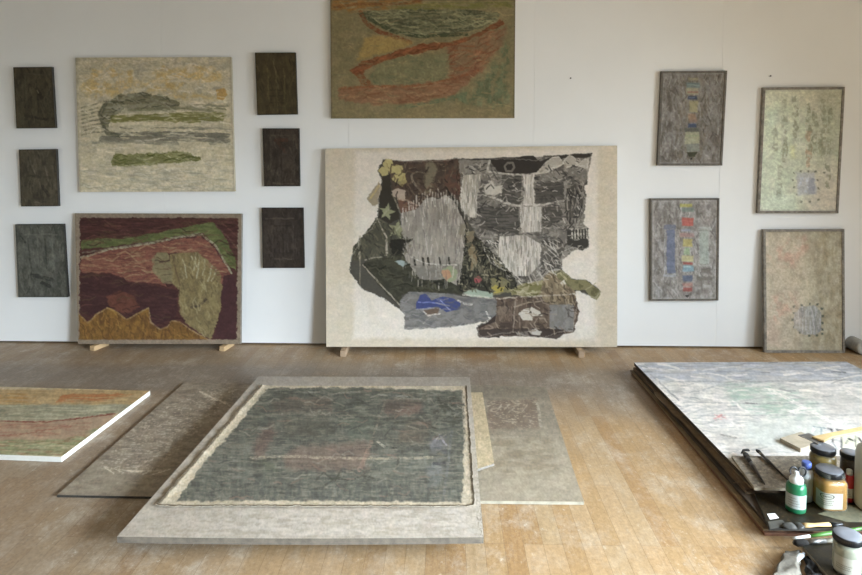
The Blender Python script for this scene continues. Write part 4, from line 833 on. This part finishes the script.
def sheet(a):
    a.C[:] = rgb('a4a297'); a.dry(1, 'b2b0a6', 6, 2, .45, .62, .8, 60); a.dry(1, 'a7a18e', 5, 1.6, .56, .68, .7, 61)
    f = a.poly([(268, 388.2), (350, 388), (463, 391), (465, 430), (461.5, 502), (380, 501), (300, 500), (177, 501), (205, 462), (238, 425)], warp=1.8, wsc=5, soft=1.2)
    a.put(f, '595c58', 1)
    a.frame(240, 375, 3.59)
    a.dry(f, '727570', 14, 2.2, .44, .62, .85, 62); a.dry(f, '434744', 12, 2, .5, .64, .8, 63); a.dry(f, '6a716d', 2, 9, .52, .66, .5, 64); a.dry(f, '83867f', 9, .9, .6, .7, .6, 65)
    for pts, c, al in (([(120, 90), (330, 80), (330, 130), (130, 135)], '6d5650', .5), ([(510, 90), (660, 90), (650, 140), (520, 145)], '735450', .65), ([(60, 230), (110, 170), (130, 200), (90, 290), (50, 300)], '765552', .5), ([(200, 260), (460, 235), (460, 340), (180, 345), (150, 300)], '7e6660', .6),
                     ([(370, 160), (490, 150), (470, 235), (390, 230)], '66736a', .6), ([(150, 150), (330, 145), (330, 220), (170, 215)], '55534c', .6), ([(600, 160), (690, 165), (660, 245), (560, 240)], '66584f', .55), ([(690, 220), (740, 220), (735, 275), (685, 270)], '686c86', .6), ([(670, 330), (720, 310), (740, 350), (690, 400)], '737c8c', .5),
                     ([(480, 290), (690, 285), (700, 330), (600, 350), (490, 345)], '69706c', .5), ([(60, 70), (110, 60), (60, 200), (20, 260)], '6b6f66', .5), ([(340, 70), (420, 70), (420, 130), (340, 135)], '424845', .6), ([(80, 300), (140, 340), (100, 345), (70, 320)], '4b5445', .6)):
        a.fill(pts, c, al*.62, warp=4, soft=4)
    for pts, w, c, al in (([(40, 296), (200, 292), (330, 298), (540, 300), (690, 296)], 2.2, 'a9a799', .6), ([(120, 140), (330, 142), (500, 148), (700, 150)], 1.6, '94938a', .5), ([(480, 215), (495, 165), (520, 100)], 1.8, '9a948c', .6), ([(430, 340), (455, 280), (470, 240)], 4, '8f7b74', .6), ([(495, 240), (520, 258)], 2, 'bfc0b6', .9), ([(520, 258), (560, 262)], 1.4, '2f322f', .8),
                       ([(700, 235), (715, 215), (740, 250)], 1.2, '9a9db0', .7), ([(695, 318), (740, 316)], 2, '3d4045', .8), ([(300, 400), (340, 370), (400, 380), (440, 360), (480, 370)], 1.4, '33352f', .5), ([(270, 380), (300, 350), (340, 380), (360, 350)], 1.4, '33352f', .5), ([(560, 170), (640, 160), (700, 190)], 1.2, '3b3a34', .6), ([(570, 300), (560, 340)], 1.4, '3b3a34', .6), ([(230, 60), (330, 66), (430, 60)], 1.4, '9b9d97', .5), ([(500, 70), (600, 76)], 1.8, '9aa0a6', .5), ([(730, 440), (745, 340), (760, 200)], 2.4, '6f7680', .4)):
        a.st(pts, w, c, al, dry=.35)
    a.dry(a.poly([(660, 80), (800, 70), (800, 190), (700, 160)], soft=3), '3b3e38', 4, 1.5, .45, .6, .8, 70); a.dry(f*ss(470, 490, a.Y), '4a4f4e', 3, 8, .45, .62, .6, 72)
    a.st([(15, 455), (300, 462), (600, 462), (840, 462)], 2.2, 'bdbbae', .6, dry=.4)
    a.dry(f*(1-ss(425, 450, a.Y)), '414541', 16, 4, .42, .62, .6, 73)
    a.scrib(f, 200, ['7a7d78', '3f423f', '6b6a62', '8b8d86', '7a6a64'], 12, 1.0, .05, .5, 3, .45)
    e = np.minimum(a.u, 1-a.u); a.put((1-ss(.004, .010, e+.004*(a.n(1.5, 2, 9)-.5)*2)), '4d463c', .8); a.dry(ss(.008, .012, e)*(1-ss(.02, .03, e)), 'bdbab0', 1.4, 2.4, .4, .55, .8, 80)
    a.put(ss(.990, .997, a.v+.004*a.n(6, 3, 4)), '4a443b', .85)
zs = .0785
def curl(u, v):
    r = lambda t, s: vn(t*40, 0*t, s)+.5*vn(t*110, 0*t, s+2)
    z = .009*np.exp(-u/.018)*r(v, 3)+.006*np.exp(-(1-u)/.014)*r(v, 5)+.004*np.exp(-(1-v)/.012)*r(u*2, 7)
    x = .006*(np.exp(-u/.01)*(r(v*1.4, 11)-.7)+np.exp(-(1-u)/.01)*(r(v*1.3, 13)-.7))
    return np.concatenate([x+0*z, .006*np.exp(-(1-v)/.01)*(r(u*1.2, 17)-.7)+0*z, z+.0008], -1)
q = [onz(261, 385.8, zs), onz(466.5, 386.2, zs), onz(474.6, 507, zs), onz(156, 507, zs)]
tag(lay(q, .6, sheet, REF_FM, M_RAW, .002, name='painted_sheet', bulge=curl), 'unstretched canvas sheet with torn edges and a dark grey painted field, on the pale board', 'painting')

# ------------------------------------------------------------------ stack of boards at the right
B0, B1 = onz(631, 373.5, 0), onz(763, 536, 0)
T0, T1 = onz(634, 363.7, .071), onz(757.5, 491, .071)
edge_mats = [mat('board_edge_%s' % c, c, .85, .35, 22, .3, stretch=(1, .3, 3)) for c in ('685441', '74604a', '483b2f', '836e52')]
LAB = ['lowest board of the stack at right, its reddish brown front edge showing', 'second board from the floor in the stack at right', 'third board from the floor in the stack at right', 'dark thin fourth board from the floor in the stack at right',
       'fifth board from the floor in the stack at right', 'sixth board from the floor in the stack at right, under the wavy sheet', 'dark board of the stack directly below the white painted one']
z = 0.0006; RW = 1.42
for i, t in enumerate((.012, .009, .013, .005, .011, .008, .008)):
    k = (z+t/2)/.071; jit = [.000, -.008, .004, .010, -.004, .012, -.002][i]
    far = B0.lerp(T0, k)+Vector((jit, [.0, .01, -.012, .0, -.02, .0, -.012][i], 0)); upper = i >= 3
    nearx = B1.x+(T1.x-B1.x)*k*.8+jit; neary = (B1.y+[0, .012, .03][i]) if not upper else 2.602+[.0, .018, .006, .0][i-3]
    if upper: nearx = B1.x+(T1.x-B1.x)*k+jit*.6
    poly = [(far.x, far.y), (far.x+RW+jit, far.y+.01), (nearx+RW+jit, neary), (nearx, neary)]
    mb = MB().hexa([Vector((x, y, z)) for x, y in poly], [Vector((x, y, z+t)) for x, y in poly])
    o = mb.build('stacked_board', [mat('reddish_board_edge', '7d5640', .85, .3, 22) if i == 0 else edge_mats[(i*3) % 4]], bevel=.0012); tag(o, LAB[i], 'board', 'boards of the stack at right')
    z += t+.0004
    if i == 4:                         # buckled sheet hanging out of the stack
        pts = [(B0.x+.05, 3.7), (B0.x+1.0, 3.7), (B0.x+1.0, 2.62), (1.245, 2.66)]
        wav = [(B0.x-.004+.05*((3.7-y)/1.05)+.008*math.sin(y*19)*math.sin(y*7+1)-.004, y) for y in np.linspace(2.68, 3.66, 60)]
        out = pts + wav
        mb = MB().hexa([Vector((x, y, z)) for x, y in out], [Vector((x, y, z+.0018)) for x, y in out])
        tag(mb.build('buckled_sheet', mat('brown_card', '75614a', .9, .3, 20)), 'brown sheet with a wavy edge sticking out of the left side of the stack', 'sheet')
        z += .0024
ZT = z
def white_board(a):
    a.C[:] = rgb('dcdcd8'); a.frame(630, 355, 3.716)
    a.dry(1, 'eceae5', 14, 1.4, .42, .6, .8, 1); a.dry(1, 'bfc0c0', 14, 1.2, .52, .66, .7, 2); a.dry(1, 'a5a7a8', 8, .8, .62, .7, .6, 3)
    top = 1-ss(372, 388, a.Y+(a.n(14, 3, 5)-.5)*16); a.put(top, 'a9b1c0', .75); a.dry(top, 'c9ced6', 12, 1, .5, .6, .7, 6); a.dry(top, '8c939f', 10, .8, .58, .68, .7, 7); a.dry((1-ss(368, 376, a.Y))*ss(750, 800, a.X), '7f868e', 9, 1, .5, .62, .7, 8)
    g = a.poly([(340, 110), (430, 100), (560, 120), (700, 170), (700, 230), (600, 240), (470, 220), (380, 170)], warp=5, soft=6); a.put(g, 'bccdc2', .45); a.dry(g, '97b3a5', 9, 1.5, .46, .62, .75, 9)
    one = np.ones(a.X.shape); a.scrib(one, 330, ['f6f4f0', 'f2f1ee', 'b4b5b4', 'c6c7c5'], 22, 1.3, .03, .25, 3, .55, .06); a.scrib(one, 90, ['8d9091', '9ea1a2', '767a7c'], 13, .8, .0, .3, 4, .5, .08)
    a.put(a.poly([(440, 240), (700, 240), (740, 320), (560, 360), (400, 330)], soft=8), 'c8d0cb', .7); a.put(a.poly([(700, 150), (1100, 160), (1100, 240), (760, 220)], soft=8), 'c3c2bd', .6)
    a.dry(a.poly([(310, 225), (350, 222), (355, 240), (315, 244)], warp=2, soft=1), 'c96a6a', 3, 1.2, .4, .6, .8, 12)
    for pts, w, c, al in (([(520, 130), (640, 190), (760, 255), (800, 280)], 3, 'f2f1ed', .9), ([(650, 190), (600, 215)], 3, 'f2f1ed', .8), ([(380, 170), (420, 205), (500, 215)], 1.4, 'efeeea', .8), ([(95, 88), (180, 168)], 1.3, '8b8d8e', .8), ([(60, 60), (110, 100)], 1, '94979a', .6), ([(150, 98), (400, 100), (860, 92)], .9, '8f9294', .6), ([(200, 175), (500, 182), (700, 180)], .8, '8f9294', .5), ([(240, 225), (500, 224), (860, 222)], .8, '96999a', .5),
                       ([(340, 298), (395, 306)], 1.2, '85847f', .8), ([(430, 178), (470, 182)], 1.2, '6b6c6c', .7), ([(750, 62), (800, 66)], 1.4, '606468', .8), ([(270, 130), (330, 110), (400, 108)], 1.2, '9aa0a6', .6), ([(100, 90), (110, 130), (200, 190)], 2.5, 'eceae6', .7), ([(780, 120), (860, 160)], 2, 'efeeea', .7)):
        a.st(pts, w, c, al, dry=.3)
    a.frame(780, 410, 10.51)             # loose black ink marks behind the jars
    a.fill([(640, 270), (820, 260), (840, 400), (660, 400)], 'e2e4cc', .8, warp=1, soft=1)
    for pts, w, c in (([(505, 190), (545, 205), (552, 330)], 1.4, '23252b'), ([(600, 205), (680, 222)], 2.0, '2b2d33'), ([(645, 290), (650, 390)], 1.6, '3b3d42'), ([(435, 200), (440, 260)], .9, '5f7c8a'), ([(720, 300), (770, 318)], 1.2, '2b2d2b'), ([(690, 350), (710, 320)], 1.0, '2b2d2b'), ([(790, 270), (800, 390)], 1.0, '4c4d4a'), ([(820, 290), (862, 340)], 1.4, '3c3d3c'), ([(560, 350), (600, 410)], 1.0, '6b7a80'), ([(350, 180), (340, 240), (380, 180)], .8, 'f4f4f4'), ([(480, 190), (350, 175)], .7, '7a8b93')):
        a.st(pts, w, c, .9)
q = [T0+Vector((0, 0, 0)), onz(846, 362.7, .071), None, None]
w_ = q[1]-q[0]; q[3] = T1.copy(); q[2] = T1+w_
for v_ in q: v_.z = ZT+.007
tag(lay(q, .7, white_board, REF_ST, edge_mats[2], .0065, M_PAINT_SATIN, 'white_board'), 'white and blue-grey scraped painted board, top of the stack at right', 'painting', 'boards of the stack at right')
ZT += .0072
def palette(q, fn_cols, name, lab, t, em, cat='palette board', sd=90):
    def fn(a):
        slab(a, *fn_cols, sd, (6, 2)); a.dry(1, 'a9a290', 1.5, .8, .66, .74, .8, sd+5); a.dry(1, '2f2c24', 5, 2, .6, .72, .6, sd+8)
    return tag(lay(q, .6, fn, REF_ST, em, t, M_PAINT_SATIN, name), lab, cat)
M_PALE_EDGE = mat('worn_pale_edge', '9a8d78', .8, .25, 30)
a0, a1 = onz(731.6, 456, ZT+.012), onz(754.5, 487.6, ZT+.012)
palette([a0, a0+Vector((.80, .02, 0)), a1+Vector((.76, .0, 0)), a1], ('6f675a', '807869', '574f44'), 'palette_board', 'grey paint-stained board on the stack with two long brushes on it', .0115, M_PALE_EDGE)
ZP1 = ZT+.0122
ZP2 = .0455
a0 = onz(757.5, 496, ZP2); a0.y = 2.598; a1 = onz(769, 528, ZP2)
palette([a0, a0+Vector((1.0, 0, 0)), a1+Vector((1.0, .01, 0)), a1], ('453f2e', '524b38', '37321f'), 'palette_board', 'dark olive paint-stained board at the front of the stack under the bottles', .0100, M_DARK_EDGE, sd=97)
c0 = onz(848, 505, ZP2+.0022); mb = MB()
pts = [onz(x, y, ZP2+.0006) for x, y in ((818, 514), (846, 505.5), (880, 505), (900, 523), (846, 522))]
tag(mb.hexa(pts, [p+Vector((0, 0, .0012)) for p in pts]).build('green_sheet', mat('olive_card', '6a6650', .8, .25, 30)), 'olive sheet of card with a pale edge lying in front of the tall jug', 'sheet')
pts = [onz(x, y, ZP2+.0008) for x, y in ((767, 514), (775, 513.5), (779, 518), (770, 519.5))]
tag(MB().hexa(pts, [p+Vector((0, 0, .001)) for p in pts]).build('paper_scrap', mat('white_paper', 'e9e6df', .8, .05)), 'small white paper scrap at the front left corner of the stack', 'paper')

# ------------------------------------------------------------------ jars and bottles
def plastic(name, col, rough=.3, **k): return mat(name, col, rough, .08, 15, 0, **k)
def clear(name, col, alpha):
    m, nt, b = newmat(name); b.inputs['Base Color'].default_value = (*s2l(rgb(col)), 1); b.inputs['Alpha'].default_value = alpha
    b.inputs['Roughness'].default_value = .12; b.inputs['Specular IOR Level'].default_value = .7; return m
M_BLACK = plastic('black_plastic', '1d1d1e', .35); M_CLEAR = clear('clear_plastic', 'c8c8b8', .10); M_LIDTOP = plastic('lid_top_sheen', '7d7e83', .3)  # grey lid tops: window reflection on black lids put into the colour
M_LABEL = mat('printed_label', 'aeab9c', .5, .1, 40, 0); M_INK = plastic('label_ink', '24221f', .6)
def wrap(name, m, parent, base, r, a0, a1, z0, z1, inside=None, sq=0, n=(40, 30)):
    """patch wrapped round a jar; inside(s, t) keeps the printed shape"""
    bm = bmesh.new(); g = {}
    def vtx(i, j):
        if (i, j) not in g:
            a = a0+(a1-a0)*i/n[0]; q = 1.0
            if sq: q = 1/(abs(math.cos(a))**sq+abs(math.sin(a))**sq)**(1/sq)
            g[i, j] = bm.verts.new((base[0]+r*q*math.cos(a), base[1]+r*q*math.sin(a), base[2]+z0+(z1-z0)*j/n[1]))
        return g[i, j]
    for i in range(n[0]):
        for j in range(n[1]):
            if inside is None or inside((i+.5)/n[0], (j+.5)/n[1]):
                bm.faces.new((vtx(i, j), vtx(i+1, j), vtx(i+1, j+1), vtx(i, j+1))).smooth = True
    mb = MB(); mb.bm.free(); mb.bm = bm
    return mb.build(name, m, parent)
def jar(px, zb, r, h, content, fill, lab, sq=0, label=True, shell=True, lidr=.93, lidh=.022, cat='jar', bulge=1.0, oval=True, name='paint_jar', group='screw-top jars of paint and medium'):
    p = onz(px[0], px[1], zb); root = empty(name, p); tag(root, lab, cat, group)
    prof = [(r*.90, .0), (r*.98, .004), (r*bulge, .012), (r*bulge, h*.68), (r*.97*bulge, h*.74), (r*.88, h*.80), (r*.84, h*.85), (r*.84, h-.004)]
    MB().lathe([(r*.88, .004), (r*.95*bulge, .012)]+[(min(a, r*bulge)*.955, b_) for a, b_ in prof[3:7] if b_ < h*fill]+[(r*.80, h*fill)], p, 36, sq).build('contents', content, root)
    MB().lathe(prof, p, 36, sq).build('jar_body', M_CLEAR, root)
    mb = MB(); mb.mi = 0
    L = r*lidr; mb.lathe([(L, h-lidh), (L*1.0, h-.003), (L*.96, h-.0008)], p, 48)
    for k in range(48):
        a = 2*PI*k/48; mb.box(p+Vector((L*math.cos(a), L*math.sin(a), h-lidh*.55)), (.0016, .0016, lidh*.8), Matrix.Rotation(a, 3, 'Z'))
    lid = mb.build('lid', M_BLACK, root)
    MB().lathe([(L*.955, h-.001), (L*.93, h), (L*.3, h+.0003), (.001, h+.0003)], p, 48).build('lid_top', M_LIDTOP, lid)
    if label:
        A = math.atan2(-p.y, -p.x)
        lb = wrap('label', M_LABEL, root, p, r*bulge*1.012, A-.95, A+.95, h*.10, h*.52, sq=sq)
        if oval: wrap('label_oval', M_INK, lb, p, r*bulge*1.022, A-.50, A+.35, h*.36, h*.50, lambda s, t: .72 < ((s-.5)/.5)**2+((t-.5)/.5)**2 < 1 or (abs(t-.5) < .12 and abs(s-.5) < .28 and int(s*22) % 2 == 0), sq=sq, n=(60, 24))
        for k, (t0, w) in enumerate(((.30, .7), (.25, .6), (.20, .65))):
            wrap('label_text', mat('faded_ink', '7b786c', .6, .1, 40, 0) if k == 0 else bpy.data.materials['faded_ink'], lb, p, r*bulge*1.02, A-.75, A-.75+w*1.6, h*t0, h*(t0+.022), lambda s, t: int(s*31+k*3) % 3 != 0, sq=sq, n=(62, 2))
    return root
M_MUST = mat('mustard_medium', '7d6618', .35, .2, 12, 0); M_AMBER = mat('amber_medium', '9a6c12', .35, .25, 12, 0); M_BROWN = mat('brown_pigment', '3e2717', .45, .2, 12, 0)
jar((822, 481), ZP1, .050, .150, M_MUST, .80, 'wide jar of mustard yellow medium with a black lid, behind the amber jar', bulge=1.04, label=False)
jar((828.5, 505.6), ZP2+.0004, .0535, .154, M_AMBER, .80, 'jar of amber medium with a black lid and an oval printed on its label', sq=5)
jar((849, 480.5), ZP1, .036, .125, M_BROWN, .84, 'small jar of dark brown pigment with a black lid, beside the wooden handle', label=False, lidr=1.0)
jar((846.8, 571, ), .031, .046, .134, mat('grey_green_medium', '8d8f7e', .35, .15, 14, 0), .78, 'jar of cloudy grey medium with a black lid, nearest the bottom right corner', lidr=1.0, oval=False)
# green bottle
def bottle(px, zb, prof, body_m, capprof, cap_m, lab, name='paint_bottle', labelz=None, lm=None, extra=None, group=None, cat='bottle'):
    p = onz(px[0], px[1], zb); root = empty(name, p); tag(root, lab, cat, group)
    MB().lathe(prof, p, 32).build('bottle_body', body_m, root); c = MB().lathe(capprof, p, 28).build('cap', cap_m, root)
    if labelz:
        A = math.atan2(-p.y, -p.x); r = labelz[2]
        lb = wrap('label', lm or M_LABEL, root, p, r, A-1.25, A+1.25, labelz[0], labelz[1])
        for k in range(4):
            z0 = labelz[0]+(labelz[1]-labelz[0])*(.18+.18*k)
            wrap('label_text', bpy.data.materials['faded_ink'], lb, p, r*1.008, A-.8, A+.5-.15*k, z0, z0+.003, lambda s, t: int(s*29+k) % 3 != 0, n=(58, 2))
    return root, p
M_GREEN = plastic('green_paint', '1f6a45', .3); M_WHITEP = plastic('white_plastic', 'dfe0dc', .4); M_BLUEP = plastic('blue_cap', '5062a0', .4)
bottle((795.5, 510, ), ZP2+.0004, [(.031, 0), (.036, .004), (.037, .012), (.037, .095), (.034, .108), (.024, .118)], M_GREEN, [(.0255, .112), (.026, .128), (.022, .137), (.010, .142), (.0085, .154), (.006, .160)], M_WHITEP,
       'squat green paint bottle with a white nozzle cap', labelz=(.022, .078, .0376), lm=mat('grey_label', 'b4b8b2', .5, .1, 40, 0))
bottle((805.5, 499.6), ZP2+.0004, [(.023, 0), (.026, .004), (.0265, .112), (.022, .128), (.016, .136)], clear('cloudy_bottle', 'd9dce0', .8), [(.0180, .134), (.0185, .158), (.016, .162)], M_BLUEP, 'slim cloudy bottle with a blue cap, behind the green bottle', labelz=(.03, .10, .0270))
bottle((848.5, 500.8), ZP2+.0004, [(.016, 0), (.018, .004), (.018, .105), (.015, .112)], plastic('red_paint', 'a5292b', .35), [(.0115, .110), (.0115, .130), (.009, .133)], M_WHITEP, 'small red paint bottle with a white cap, left of the tall white jug', labelz=(.02, .06, .0184))
pj = onz(880, 514, ZP2)
root = empty('plastic_jug', Vector((1.742, 2.495, ZP2+.0022))); tag(root, 'tall white plastic jug cut off by the right edge of the photo', 'jug')
pj = Vector(root.location); mb = MB().lathe([(.068, 0), (.074, .006), (.075, .02), (.075, .215), (.070, .238), (.040, .262), (.030, .268)], pj, 40); mb.build('jug_body', mat('milky_plastic', 'b9bcb4', .4, .08, 10, 0), root)
MB().lathe([(.033, .262), (.034, .290), (.031, .294)], pj, 30).build('cap', plastic('grey_cap', '9a9ca0', .4), root)
root, p = bottle((870, 574), .031, [(.026, 0), (.029, .004), (.029, .075), (.024, .088)], plastic('lime_paint', '6f9a3a', .35), [(.018, .086), (.018, .104), (.010, .110)], M_WHITEP, 'lime green paint bottle with a white cap at the bottom right corner')
# black looped wire behind the green bottle
c = onz(800, 496, ZP2); c = Vector((1.444, 2.525, .178)); mb = MB()
for cx in (-.017, .017):
    mb.tube([c+Vector((cx+.015*math.cos(t), .004*math.sin(t), .017*math.sin(t))) for t in np.linspace(0, 2*PI, 25)], .0034, 8)
mb.tube([c+Vector((-.01, 0, -.017)), c+Vector((0, .0, -.06)), c+Vector((.008, .0, -.131))], [.004, .005, .002], 8); mb.tube([c+Vector((.006, .001, -.017)), c+Vector((.0, .003, -.06)), c+Vector((-.006, .002, -.131))], [.004, .005, .002], 8)
tag(mb.build('scissors', M_BLACK), 'black looped scissor handles standing up behind the green bottle', 'scissors')

# ------------------------------------------------------------------ brushes and tools
M_BRISTLE = mat('dark_bristle', '2a2622', .9, .4, 60, .6, stretch=(6, 1, 1)); M_HDARK = plastic('dark_varnished_handle', '2b211c', .3); M_HWOOD = mat('bare_wood_handle', 'c9a874', .55, .2, 20, .1); M_HPALE = mat('pale_handle', 'b0a999', .5, .2, 25, .1)
def brush(p0, p1, L, parts, lab, name='paintbrush', group=None, dz=0):
    """parts: list of (name, material, [(t, radius)...], flat)"""
    a, b_ = Vector(p0), Vector(p1); root = empty(name, a); tag(root, lab, 'brush', group)
    for nm, m_, prof, fl in parts:
        MB().tube([a.lerp(b_, t) for t, r in prof], [r for t, r in prof], 12, fl).build(nm, m_, root)
    return root
def ptz(x, y, z): return onz(x, y, z)
bz = ZP1+.0085
b1 = brush(ptz(744.0, 452.0, bz+.004), ptz(765, 484.6, bz-.004), 0, [('bristles', M_BRISTLE, [(0, .002), (.04, .012), (.12, .014), (.2, .011)], .55), ('ferrule', M_DARKSTEEL, [(.2, .011), (.26, .0105), (.36, .0085)], .7), ('handle', M_HDARK, [(.36, .0082), (.48, .0092), (.7, .006), (.98, .0032), (1, .001)], 1)], 'thick dark brush with a splayed head, left one on the grey palette board', group='brushes laid on the palette boards')
MB().tube([ptz(741.2, 453.4, bz+.006), ptz(744, 450.3, bz+.006), ptz(748.5, 450.0, bz+.004)], [.003, .008, .009], 8, .6).build('splayed_tip', M_BRISTLE, b1)
brush(ptz(756.4, 449.4, bz+.002), ptz(789, 481, bz-.005), 0, [('bristles', M_BRISTLE, [(0, .003), (.05, .010), (.13, .009)], .6), ('ferrule', mat('dull_ferrule', '77716a', .35, .2, 30, 0, metal=.7), [(.13, .0085), (.24, .007)], .8), ('handle', M_HDARK, [(.24, .0065), (.4, .0068), (.97, .0028), (1, .001)], 1)], 'slim dark brush with a dull ferrule, right one on the grey palette board', group='brushes laid on the palette boards')
bz = ZP2+.008
brush(ptz(782, 526.2, bz), ptz(843, 523.8, bz), 0, [('bristles', mat('paint_caked_bristles', '4a4842', .8, .4, 50, .6), [(0, .004), (.05, .018), (.13, .021), (.2, .020)], .32), ('ferrule', mat('spattered_ferrule', '54534f', .4, .6, 40, .4, metal=.5), [(.2, .021), (.3, .020), (.34, .015)], .34), ('handle', M_HWOOD, [(.34, .013), (.42, .0125), (.55, .009), (.78, .011)], .55), ('handle_end', M_BLACK, [(.78, .0112), (.9, .010), (.98, .007), (1, .002)], .55)], 'flat house-painting brush with a bare wood and black handle, in front of the bottles')
pts = [onz(x, y, ZP2+.0006) for x, y in ((768, 522.5), (782, 520.5), (787, 525.5), (770, 529.5))]
tag(MB().hexa(pts, [p_+Vector((0, 0, .0035)) for p_ in pts]).build('paint_scraper', mat('dull_steel_blade', '6d6c66', .4, .2, 30, .1, metal=.5)), 'flat dull grey scraper blade at the front left corner of the stack', 'scraper')
brush(ptz(793, 538.4, .0400), ptz(868, 527.5, .0560), 0, [('white_tip', M_WHITEP, [(0, .003), (.04, .006), (.22, .006)], .8), ('handle', plastic('green_handle', '4a7a33', .4), [(.22, .0065), (.4, .0085), (.8, .0075), (1, .005)], .8)], 'long green handled tool with a white tip bridging the two boards', name='green_tool')
brush(ptz(793.5, 543.3, .0470), ptz(845, 539.2, .0405), 0, [('bristles', M_BRISTLE, [(0, .006), (.05, .014), (.2, .0135), (.26, .010)], .8), ('ferrule', mat('crimped_ferrule', '83817c', .3, .7, 60, .4, metal=.8), [(.26, .0095), (.42, .0095), (.62, .0085)], .9), ('handle', M_HPALE, [(.62, .0082), (.9, .0085), (1.0, .008)], .9)], 'round black brush with a crimped metal ferrule, lying along the nearest board edge')
# offcut and scraping tool
ZO = ZT+.0185
pts = [onz(x, y, ZO) for x, y in ((780, 438), (800.5, 448.6), (822, 441.5), (801, 431.5))]
tag(MB().hexa([p_-Vector((0, 0, .0180)) for p_ in pts], pts).build('wood_offcut', mat('pale_plywood', 'b5a68f', .75, .15, 25, .2), bevel=.001), 'small pale plywood offcut on the white board behind the jars', 'wood piece')
zl = ZP1+.1525
root = empty('spreader', onz(822, 441, zl)); tag(root, 'broad steel spreader with a long pale wooden handle, laid across the jar lids', 'tool')
pts = [onz(x, y, zl) for x, y in ((798, 435.6), (809, 433.4), (826, 441.5), (818, 444.2))]
MB().hexa(pts, [p_+Vector((0, 0, .0022)) for p_ in pts]).build('blade', mat('steel_blade', '8a8682', .35, .15, 20, .1, metal=.6), root)
pts = [onz(x, y, zl+.002) for x, y in ((812, 438.2), (824, 442.8), (832, 438.6), (880, 429.2), (880, 424.6), (830, 434.4))]
MB().hexa([p_ for p_ in pts], [p_+Vector((0, 0, .009)) for p_ in pts]).build('handle', mat('yellow_pine_handle', 'd8b983', .55, .15, 20, .1), root, bevel=.002)

# ------------------------------------------------------------------ nearest board, rag, tube
zn = .031
l0, l1 = onz(799.5, 543, zn), onz(829.5, 577, zn); dd = (l1-l0); l2 = l0+dd*3.0
palette([l0, l0+Vector((.85, .02, 0)), l2+Vector((.85, 0, 0)), l2], ('454030', '544e3b', '35301f'), 'palette_board', 'dark olive board on the floor nearest the viewer, under the grey jar', .012, M_PALE_EDGE, sd=104)
tag(MB().box((.45, -.30, .009), (.78, .5, .018)).build('support_board', edge_mats[0]), 'brown wood panel under the dark olive board nearest the viewer', 'board').location = (l0.x+.02, l0.y-.02, .0004)
def crumple(name, m_, pts, hgt, sd, lab, cat, n=26, sc=16):
    A, B, Cc, D = [Vector(p_) for p_ in pts]; org = (A+B+Cc+D)/4; org.z = 0
    bm = bmesh.new(); g = []
    for j in range(n+1):
        row = []
        for i in range(n+1):
            u, v = i/n, j/n; p_ = (A*(1-u)+B*u)*(1-v)+(D*(1-u)+Cc*u)*v
            e = min(u, 1-u, v, 1-v); h = float(fbm(p_.x*sc, p_.y*sc, sd, 4)); rid = 1-abs(2*h-1)*1.6
            z_ = .002+hgt*max(0, .35+rid*.65)*min(1, e*7+.12)
            row.append(bm.verts.new((p_.x-org.x+.012*float(vn(p_.y*60, p_.x*60, sd)), p_.y-org.y+.012*float(vn(p_.x*50, p_.y*50, sd+1)), z_)))
        g.append(row)
    for j in range(n):
        for i in range(n): bm.faces.new((g[j][i], g[j][i+1], g[j+1][i+1], g[j+1][i])).smooth = True
    mb = MB(); mb.bm.free(); mb.bm = bm; o = mb.build(name, m_); o.location = org
    s_ = o.modifiers.new('solidify', 'SOLIDIFY'); s_.thickness = .002; s_.offset = 1
    ss_ = o.modifiers.new('subdivision', 'SUBSURF'); ss_.levels = 1; ss_.render_levels = 1
    return tag(o, lab, cat)
crumple('grey_rag', mat('grey_canvas_rag', '7b7468', .95, .25, 60, .5), [onz(786, 554, 0), onz(799, 553.5, 0), onz(800, 585, 0), onz(767, 590, 0)], .030, 3, 'stiff grey canvas rag on the floor, left of the nearest board', 'rag', sc=5)
crumple('black_cloth', mat('black_cloth', '1f1d1c', .8, .3, 60, .4), [onz(804, 559.5, 0), onz(808, 558.5, 0), onz(829, 590, 0), onz(806, 592, 0)], .024, 5, 'crumpled black cloth on the floor between the grey rag and the nearest board', 'cloth', sc=22)
t0, t1 = onz(794.5, 561.5, .026), onz(803.5, 553.5, .026)
root = empty('paint_tube', t0); tag(root, 'small white paint tube lying on the grey rag', 'paint tube')
MB().tube([t0, t0.lerp(t1, .15), t0.lerp(t1, .8)], [.006, .009, .010], 12, .7).build('tube_body', M_WHITEP, root); MB().tube([t0.lerp(t1, .8), t1], [.005, .005], 12).build('cap', plastic('grey_tube_cap', '8f9196', .4), root)
# roll by the wall
p = onz(862.5, 355.5, 0); R_ = .050
root = empty('paper_roll', (p.x+.012, 4.42, 0)); tag(root, 'end of a pale paper roll on the floor at the right end of the wall', 'roll')
Mx = Matrix.Rotation(-PI/2, 3, 'X'); cpt = Vector((p.x+.012, p.y, R_+.001))
MB().lathe([(.014, .02), (.016, .0), (R_*.9, 0), (R_, .006), (R_, .20), (.02, .20)], cpt, 40, M=Mx).build('roll_body', mat('greyish_paper', 'aba79f', .85, .15, 40, .2), root)
MB().lathe([(.0155, .001), (.0155, .19)], cpt, 24, M=Mx).build('roll_hole', mat('hole_shade', '3a3430', .9, .2), root)  # dark plug filling the roll's hole, the shade inside given as colour
